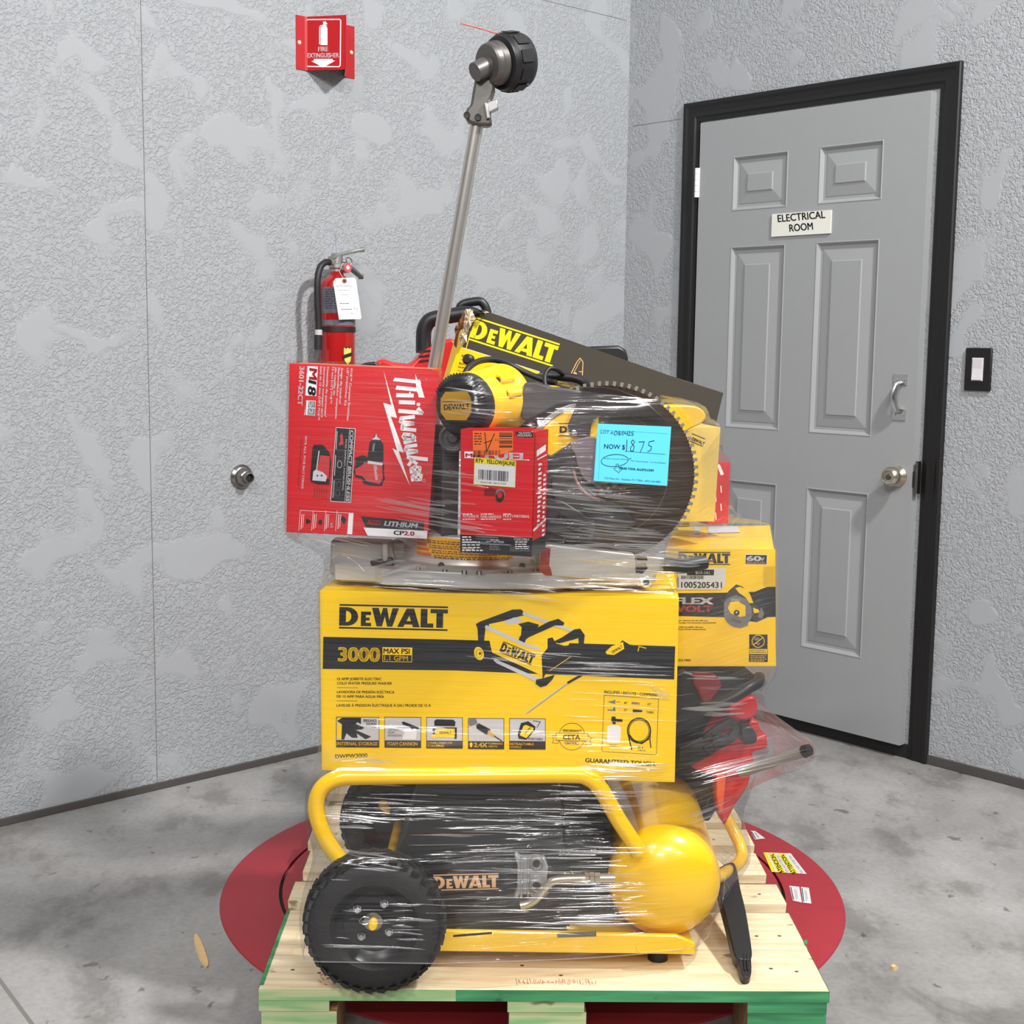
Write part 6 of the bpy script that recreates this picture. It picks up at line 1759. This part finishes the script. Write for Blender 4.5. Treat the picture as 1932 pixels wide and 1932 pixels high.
def film_hit(x, y):                                  # where a sight line meets the film
    Y = 2.15
    while Y < 2.95:
        q = at(x, y, Y)
        d = math.hypot(q.x - CX, q.y - CY); a = math.atan2(q.y - CY, q.x - CX) % (2 * math.pi)
        k = int(max(0, min(NZ - 1, round((q.z - Z0) / (Z1 - Z0) * (NZ - 1)))))
        if d <= RAD[k, int(a / (2 * math.pi) * NA) % NA]:
            return Y
        Y += .002
    return 2.4
def film_p(a, z, off):
    f_ = max(0.0, min(NZ - 1.001, (z - Z0) / (Z1 - Z0) * (NZ - 1))); k = int(f_); g = f_ - k
    u_ = (a % (2 * math.pi)) / (2 * math.pi) * NA; j = int(u_) % NA; h_ = u_ - int(u_); j2 = (j + 1) % NA
    r_ = (RAD[k, j] * (1 - g) + RAD[k + 1, j] * g) * (1 - h_) + (RAD[k, j2] * (1 - g) + RAD[k + 1, j2] * g) * h_
    return V((CX + math.cos(a) * (r_ + off), CY + math.sin(a) * (r_ + off), z))
fm = MB().use(FOLD)
fm.smooth = True
rf = random.Random(21)
def fold(a0, z0, a1, z1, wd, hf=.45):
    """one gathered crease: a low rounded ridge lying on the film, tapering to both ends"""
    n_ = max(4, int(abs(a1 - a0) / .02) + 4)
    cs = 6
    v_, f_ = [], []
    ph = rf.uniform(0, 6)
    for i in range(n_ + 1):
        s_ = i / n_
        tp_ = math.sin(math.pi * min(1, max(0, s_))) ** .5 * wd
        a = a0 + (a1 - a0) * s_; z = z0 + (z1 - z0) * s_ + math.sin(s_ * 5 + ph) * wd * .25
        for k in range(cs + 1):
            b = math.pi * k / cs
            v_.append(film_p(a, z + math.cos(b) * tp_ * .5, .0012 + math.sin(b) * tp_ * hf * .5))
    for i in range(n_):
        for k in range(cs):
            f_.append((i * (cs + 1) + k, i * (cs + 1) + k + 1, (i + 1) * (cs + 1) + k + 1, (i + 1) * (cs + 1) + k))
    fm.add(v_, f_)
def pol(x, y):
    q = at(x, y, film_hit(x, y))
    return math.atan2(q.y - CY, q.x - CX) % (2 * math.pi), q.z
# zones where the film gathers: x0, y0, x1, y1, count, slope, shortest and longest crease, widths in mm
for x0, y0, x1, y1, n_, sl_, l0, l1, w0, w1 in (
        (832, 730, 870, 780, 9, .12, 30, 85, 1.5, 5), (700, 935, 780, 992, 16, .16, 60, 170, 1.5, 4.5), (560, 1004, 640, 1060, 10, .24, 40, 130, 1.5, 5), (690, 1062, 720, 1084, 4, -.14, 60, 110, 5, 10),
        (700, 1080, 850, 1112, 10, .06, 40, 150, 1.5, 5), (805, 880, 850, 1000, 14, .12, 30, 110, 1.2, 4), (870, 1000, 900, 1030, 6, .1, 40, 100, 1.2, 3),
        (1010, 880, 1130, 1030, 46, .09, 30, 160, 1.2, 4), (1090, 940, 1240, 1030, 26, .07, 40, 120, 1.2, 4), (1030, 1022, 1200, 1064, 18, .06, 60, 170, 2, 7), (1170, 1036, 1240, 1062, 6, .06, 70, 120, 6, 12),
        (1040, 1060, 1180, 1110, 12, .05, 50, 140, 1.2, 4), (900, 1095, 1010, 1125, 8, .1, 50, 120, 1.2, 4), (1020, 1230, 1130, 1275, 16, .03, 60, 180, 1.2, 3.5), (860, 1215, 960, 1250, 8, .12, 60, 170, 1, 3),
        (1060, 1280, 1200, 1360, 14, .03, 50, 160, 1, 2.5), (1215, 1290, 1240, 1320, 6, .5, 18, 40, 1.5, 4), (612, 1425, 700, 1452, 8, .02, 40, 130, 2, 6), (1080, 1436, 1160, 1468, 8, .08, 60, 120, 3, 9),
        (588, 1535, 640, 1560, 4, .07, 90, 150, 3, 5), (620, 1480, 700, 1540, 8, .03, 60, 150, 1, 2.5), (640, 1590, 700, 1640, 8, .12, 40, 120, 1.2, 3.5),
        (760, 1490, 960, 1760, 34, .01, 60, 260, 1, 2.6), (1000, 1480, 1120, 1560, 18, .03, 50, 170, 1.2, 4), (1010, 1590, 1120, 1740, 40, -.01, 60, 150, 1.2, 3.6), (1000, 1725, 1080, 1752, 8, -.04, 60, 150, 2.5, 6),
        (600, 1650, 700, 1780, 7, .01, 30, 100, 1, 2.5), (715, 1670, 750, 1780, 9, .03, 40, 90, 2, 5.5), (600, 1780, 640, 1786, 2, .03, 150, 220, 2, 4),
        (1282, 1325, 1330, 1350, 9, -.02, 50, 100, 2.5, 6), (1290, 1262, 1330, 1300, 9, .0, 40, 110, 1, 2.6), (1290, 1440, 1380, 1480, 22, -.26, 60, 170, 1, 2.6), (1280, 1500, 1340, 1560, 18, -.35, 40, 110, 1, 2.4), (1350, 1600, 1380, 1720, 12, -.8, 20, 60, 1, 2.4),
        (1350, 900, 1400, 1000, 8, .55, 40, 110, 1, 2.5), (1290, 985, 1340, 1030, 7, .03, 50, 110, 1.2, 4), (560, 720, 700, 920, 8, .05, 60, 200, .8, 1.6)):
    for _ in range(n_):
        x = rf.uniform(x0, x1); y = rf.uniform(y0, y1); l_ = rf.uniform(l0, l1); s_ = sl_ + rf.uniform(-.025, .025)
        dx = l_ / math.hypot(1, s_)
        a0_, z0_ = pol(x, y); a1_, z1_ = pol(x + dx, y + dx * s_)
        if abs(a1_ - a0_) > 1.2:
            continue
        fold(a0_, z0_, a1_, z1_, rf.uniform(w0, w1) * .001)
fm.build('film_folds', film)['kind'] = 'stuff'
MB().use(FOLD).tube([vs[j] + V((0, 0, .0006)) for j in range(0, NA, 2)], .0011, seg=6, sub=1, closed=True).build('rolled_edge', film)
tag(film, 'clear plastic stretch film wound round the whole stacked load', 'stretch film')
# ================================================================== PRICE SHEET
BLU = mat('sky_blue_paper', (86, 196, 234), .55, var=.01)
ys = {c: film_hit(*c) for c in ((1120, 907), (1258, 917), (1127, 799), (1266, 805), (1193, 857))}
a, b_, c = at(1120, 907, ys[(1120, 907)]), at(1258, 917, ys[(1258, 917)]), at(1127, 799, ys[(1127, 799)])
FPS = Frame(a, b_ - a, c - a)
dev = min((at(*k, Yv) - a).dot(FPS.Y) for k, Yv in ys.items())
FPS = Frame(a + FPS.Y * (min(0, dev) - .005), FPS.X, FPS.Z)
BPR = mat('dark_blue_print', (44, 74, 104), .5)
INK = mat('pen_ink', (34, 44, 62), .5)
cP = lambda x, y: (840 + x / 3.864, 760 + y / 3.864)
mb = MB(FPS)
cs = [(1127.5, 799), (1266.5, 805), (1258.5, 917), (1120, 907.5)]
q = flat(FPS, cs)
mb.use(BLU).prism(q, 0, .0004)
t = thing('price_sheet', 'sky blue paper price sheet taped to the film in front of the saw blade', 'paper', FPS.p(.06, 0, 0))
mb.build('sheet', t)
mb = MB(FPS)
mb.P([(1128, 799.5), (1266, 805.5), (1258, 916.5), (1120.5, 907)], BLU, 1)
FLN = mat('faint_blue_line', (80, 170, 206), .5)
mb.L([cP(1130, 196), cP(1620, 224)], .5, FLN, 2).L([cP(1130, 196), cP(1120, 560)], .5, FLN, 2)
mb.T('LOT #', cP(1134, 222), cP(1224, 228), 6.2, BPR, 2)
mb.T('NOW $', cP(1158, 333), cP(1310, 340), 9, BPR, 2, .006)
def ink(pts, wd=.9):
    mb.L([cP(*p) for p in pts], wd, INK, 3)
ink([(1250, 205), (1236, 212), (1230, 228), (1242, 235), (1256, 226), (1252, 207), (1240, 208)]); ink([(1275, 212), (1268, 206), (1262, 216), (1280, 228), (1272, 237), (1264, 230), (1278, 212)])
ink([(1292, 210), (1286, 224), (1296, 234), (1306, 222), (1300, 210), (1290, 214)]); ink([(1312, 208), (1312, 224), (1332, 222)]); ink([(1330, 206), (1326, 238)]); ink([(1336, 212), (1346, 208), (1348, 220), (1334, 236), (1352, 236)]); ink([(1376, 209), (1360, 210), (1358, 220), (1372, 224), (1370, 236), (1356, 236)])
ink([(1326, 270), (1322, 355)], 1.1); ink([(1380, 280), (1366, 270), (1356, 285), (1378, 318), (1372, 350), (1352, 350), (1352, 325), (1384, 285)], 1.1)
ink([(1412, 285), (1452, 283), (1440, 320), (1422, 360)], 1.1); ink([(1526, 276), (1488, 283), (1482, 308), (1504, 318), (1500, 345), (1476, 355)], 1.1)
mb.L([cP(1310, 352), cP(1606, 376)], .7, BPR, 2)
mb.L([cP(1236 + 98 * math.cos(a) , 420 + 44 * math.sin(a) - .06 * 98 * math.cos(a)) for a in [math.radians(-10 - k * 13) for k in range(28)]] + [cP(1356, 402)], .9, INK, 3)
mb.T('Tested Customer Return', cP(1150, 408), cP(1330, 416), 2.4, BPR, 2).T('Not Tested Ready - For Parts/Repair', cP(1352, 426), cP(1610, 444), 2.4, BPR, 2)
mb.L([cP(1246, 448), cP(1262, 446), cP(1264, 468), cP(1290, 470), cP(1286, 492), cP(1270, 498), cP(1266, 512), cP(1250, 496), cP(1240, 494), cP(1228, 478), cP(1246, 474)], .8, BPR, 2, True)
mb.T('TEXAS TOOL ALLEYS.COM', cP(1262, 482), cP(1518, 500), 4.0, PRK, 3, .016)
mb.T('1223 Shaw Rd. - Pasadena TX 77506 - (832) 564-5887', cP(1160, 554), cP(1572, 584), 3.6, BPR, 2)
mb.build('sheet_print', t)
